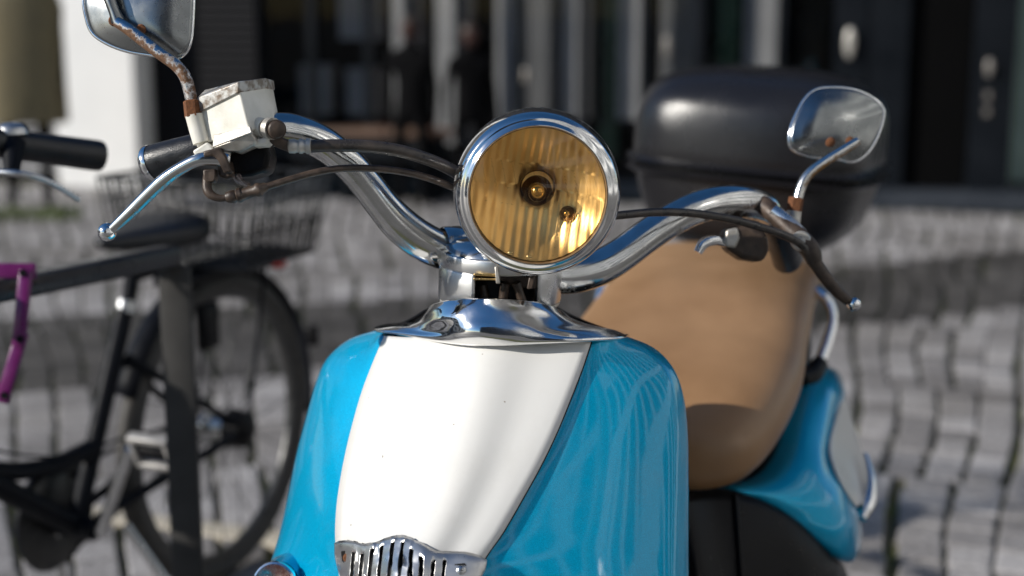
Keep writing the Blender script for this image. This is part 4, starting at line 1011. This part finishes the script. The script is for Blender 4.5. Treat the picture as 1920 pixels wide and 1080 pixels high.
pp = HL+HX*.0355-HZ*.0185; rp = math.hypot(.0355, .0185); tp = AP-rp*rp/(4*fl)
nrm = (-HA - ((HX*.0355-HZ*.0185)/rp)*(rp/(2*fl))).normalized()
lathe('pilot_lamp', pp+HA*tp+nrm*.0016, nrm, [(-.001, .0085), (.0015, .0085), (.0015, .0078), (.0006, .0072), (.0006, 0)], 'socket', rf, 28)
obj('pilot_bulb', *sphere_geo(pp+HA*tp+nrm*.004, .0035, 16), 'bulb', rf)
for x, y in ((957, 474), (992, 481)):
    obj('retaining_clip', *sphere_geo(P(x, y, 1.437), .0024, 14, (1.3, .7, .8)), 'brass', hl)
# water drops on top of the rim
for k in range(26):
    a = math.radians(rnd.uniform(20, 160)); q = HL+HA*rnd.uniform(.012, .04)
    rr0 = .0866*(.975 if True else 1)
    p = q+(hx0*math.cos(a)+hz0*math.sin(a))*.0862
    if (p-q).length > 0: obj('water_drop', *sphere_geo(p, rnd.uniform(.0006, .0013), 8), 'clear_lens', hl)

# ---- seat
secs = [(-.330,.085,-.225,-.262,0),(-.345,.140,-.192,-.283,.01),(-.375,.175,-.168,-.290,.018),(-.43,.185,-.140,-.285,.025),(-.50,.183,-.115,-.262,.033),(-.58,.178,-.092,-.235,.034),(-.66,.170,-.068,-.205,.026),(-.74,.164,-.054,-.18,.018),(-.82,.158,-.047,-.165,.008),(-.90,.155,-.046,-.145,0),(-.97,.130,-.056,-.135,0),(-1.01,.08,-.075,-.12,0)]
secs = cr(secs, 4); vs, fs = superloft(secs, 2.7, 56)
seat = obj('seat', vs, fs, 'seat', sco)
# ---- rear bodywork, blue flank with white inlay
def flank(name, rows, m, n=5, solid=.003):
    dn = refine(rows, n); pts = [P(*p) for r in dn for p in r]
    o = obj(name, pts, grid_faces(len(dn), len(dn[0])), m, sco, solid=solid, off=0)
    mir = []
    for p in pts:
        r = p-NECK; u, v, w_ = r.dot(SR), r.dot(FW), r.dot(SU); mir.append(S(-u, v, w_))
    obj(name, mir, grid_faces(len(dn), len(dn[0])), m, sco, solid=solid, off=0, label=None)
    return o
flank('side_panel', [
 [(1340,912,1.95),(1405,900,1.98),(1445,862,2.02),(1470,800,2.08),(1488,740,2.16),(1500,700,2.24),(1508,682,2.32)],
 [(1368,916,1.93),(1440,905,1.955),(1487,865,2.00),(1508,800,2.07),(1520,740,2.15),(1530,700,2.23),(1535,684,2.32)],
 [(1385,922,1.925),(1468,922,1.945),(1520,888,1.99),(1535,820,2.07),(1548,755,2.15),(1560,712,2.24),(1562,692,2.33)],
 [(1398,928,1.93),(1490,944,1.945),(1545,920,1.985),(1553,855,2.07),(1564,785,2.16),(1581,740,2.26),(1576,706,2.36)],
 [(1410,934,1.935),(1508,968,1.95),(1568,955,1.985),(1580,905,2.06),(1566,815,2.20),(1584,752,2.32),(1578,716,2.42)],
 [(1420,940,1.945),(1522,992,1.955),(1585,995,1.99),(1606,960,2.07),(1590,880,2.24),(1590,770,2.38),(1580,730,2.48)],
 [(1430,946,1.955),(1530,1012,1.965),(1588,1036,2.00),(1612,1010,2.09),(1612,940,2.28),(1590,800,2.44),(1580,750,2.54)],
 [(1438,950,1.965),(1535,1024,1.98),(1586,1053,2.02),(1610,1035,2.12),(1612,970,2.32),(1590,830,2.50),(1580,780,2.6)],
], 'blue')
flank('side_inlay', [
 [(1580,738,2.262),(1566,785,2.152),(1554,840,2.075),(1568,888,2.040),(1592,932,2.038),(1604,950,2.055)],
 [(1585,748,2.285),(1582,795,2.190),(1580,848,2.125),(1588,892,2.085),(1604,928,2.070),(1610,946,2.080)],
 [(1590,762,2.320),(1597,805,2.240),(1602,852,2.180),(1608,895,2.130),(1614,926,2.110),(1616,944,2.115)],
 [(1592,775,2.370),(1604,812,2.310),(1617,856,2.250),(1622,896,2.200),(1620,928,2.170),(1618,944,2.165)],
 [(1588,790,2.43),(1600,825,2.39),(1616,865,2.33),(1622,900,2.28),(1618,930,2.24),(1614,946,2.22)],
], 'white_paint', 5, .004)
tube('side_trim', pt([(1622,852,2.17),(1629,880,2.15),(1632,910,2.13),(1626,945,2.11),(1616,972,2.10)]), [.004,.006,.009,.0125,.008], 'chrome', sco, 6, 18)
# core under seat and lower black plastics
vs, fs = superloft(cr([(-.36,.12,-.285,-.55,0),(-.42,.16,-.275,-.60,0),(-.55,.175,-.25,-.62,0),(-.8,.17,-.20,-.55,0),(-1.05,.12,-.15,-.38,0),(-1.12,.06,-.16,-.3,0)], 3), 3, 40)
obj('frame_core', vs, fs, 'dark', sco)
bl = [[(1280,935,1.84),(1280,1000,1.83),(1285,1080,1.82),(1290,1180,1.80),(1300,1300,1.80)],
      [(1292,926,1.86),(1300,1000,1.83),(1312,1080,1.81),(1325,1180,1.80),(1335,1300,1.79)],
      [(1330,922,1.89),(1345,1000,1.86),(1355,1080,1.84),(1370,1180,1.83),(1380,1300,1.82)],
      [(1378,926,1.905),(1384,1000,1.875),(1390,1080,1.86),(1400,1180,1.85),(1410,1300,1.84)],
      [(1430,940,1.925),(1445,1010,1.90),(1455,1080,1.89),(1465,1180,1.88),(1470,1300,1.87)],
      [(1490,975,1.945),(1510,1030,1.93),(1520,1100,1.92),(1530,1190,1.91),(1535,1300,1.90)],
      [(1545,1022,1.98),(1565,1070,1.98),(1572,1130,1.97),(1580,1200,1.97),(1585,1300,1.96)],
      [(1580,1060,2.06),(1595,1100,2.06),(1600,1150,2.05),(1605,1220,2.05),(1605,1300,2.05)]]
flank('lower_cowl', bl, 'blackplastic', 4)
tube('cowl_ridge', pt([(1378,928,1.900),(1384,1000,1.870),(1390,1080,1.855),(1400,1180,1.845)]), .004, 'blackplastic', sco, 5, 10)
# grab rail
tube('grab_rail', pt([(1470,545,2.36),(1506,538,2.30),(1535,548,2.27),(1555,570,2.26),(1562,600,2.25),(1552,640,2.24),(1540,672,2.23),(1532,696,2.22)]), [.008,.009,.009,.008,.0075,.0095,.0105,.0095], 'chrome', sco, 6, 18)
pts = []
for p in pt([(1470,545,2.36),(1506,538,2.30),(1535,548,2.27),(1555,570,2.26),(1562,600,2.25),(1552,640,2.24),(1540,672,2.23),(1532,696,2.22)]):
    r = p-NECK; pts.append(S(-r.dot(SR), r.dot(FW), r.dot(SU)))
tube('grab_rail', pts, .009, 'chrome', sco, 6, 18)
tube('rail_foot', pt([(1538,680,2.225),(1520,705,2.20),(1500,712,2.18)]), [.013,.016,.014], 'blackplastic', sco, 5, 16)
# ---- top case
def rings(secs, e, seg=72, cap=(True, True)):
    vs = []
    for w_, hu, hv in secs:
        for k in range(seg):
            a = 2*math.pi*k/seg; ca2, sa2 = math.cos(a), math.sin(a)
            vs.append(S(-.026+hu*math.copysign(abs(ca2)**(2/e), ca2), -1.14+hv*math.copysign(abs(sa2)**(2/e), sa2), w_))
    fs = grid_faces(len(secs), seg, True)
    if cap[0]: fs.append(tuple(range(seg)))
    if cap[1]: fs.append(tuple((len(secs)-1)*seg+k for k in range(seg)))
    return vs, fs
tcs = obj('top_case', *rings(cr([(-.075,.105,.10),(-.070,.135,.13),(-.050,.165,.155),(-.02,.187,.172),(.02,.200,.184),(.050,.207,.190),(.055,.207,.190)], 4), 3.2), 'case', sco, autos=50)
obj('lid', *rings(cr([(.066,.209,.192),(.075,.212,.195),(.085,.213,.196),(.10,.214,.197),(.145,.212,.195),(.178,.204,.188),(.203,.188,.172),(.221,.162,.148),(.233,.122,.11),(.239,.07,.065),(.241,.01,.01)], 5), 3.2), 'case', tcs)
obj('seam_band', *rings([(.052,.205,.188),(.052,.218,.201),(.057,.224,.207),(.062,.218,.201),(.064,.206,.189),(.068,.206,.189),(.070,.219,.202),(.075,.225,.208),(.080,.219,.202),(.082,.208,.19)], 3.2, cap=(False, False)), 'case', tcs, autos=50)
obj('rack_plate', *rings([(-.10,.09,.12),(-.075,.09,.12)], 3), 'blackplastic', sco)
tube('rack_strut', [S(.06, -1.1, -.09), S(.10, -1.0, -.2)], .008, 'chrome', sco, smooth_path=False)
tube('rack_strut', [S(-.06, -1.1, -.09), S(-.10, -1.0, -.2)], .008, 'chrome', sco, smooth_path=False)
# ---- running gear (below the picture)
def swheel(v):
    c = S(0, v, -.70); c.z = .225
    lathe('tyre', c, SR, [(math.sin(a)*.055, .165+math.cos(a)*.058) for a in [2*math.pi*k/16 for k in range(17)]], 'tyre', sco, 56)
    lathe('wheel_rim', c, SR, [(-.04, 0), (-.04, .06), (-.045, .125), (.045, .125), (.04, .06), (.04, 0)], 'alu', sco, 40)
swheel(.28); swheel(-1.0)
obj('floorboard', *box_geo(S(0, -.18, -.60), SR, FW, SU, .20, .22, .02), 'blackplastic', sco, bevel=.01)
vs, fs = superloft(cr([(.50,.05,-.62,-.66,0),(.42,.085,-.52,-.66,0),(.28,.10,-.44,-.60,0),(.10,.09,-.50,-.62,0)], 4), 2.6, 32)
obj('front_mudguard', vs, fs, 'blue', sco)
vs, fs = superloft([(-.55,.12,-.50,-.68,0),(-.8,.13,-.50,-.72,0),(-.98,.10,-.55,-.72,0)], 4, 24); obj('engine', vs, fs, 'grimy', sco)
tube('side_stand', [S(.12, -.35, -.62), G(0, 0)*0+Vector((S(.30, -.38, -.9).x, S(.30, -.38, -.9).y, .012))], .011, 'blackplastic', sco, smooth_path=False)
tube('fork_leg', [S(.07, .10, -.30), S(.07, .28, -.70)], .016, 'chrome_bar', sco, smooth_path=False)
tube('fork_leg', [S(-.07, .10, -.30), S(-.07, .28, -.70)], .016, 'chrome_bar', sco, smooth_path=False)
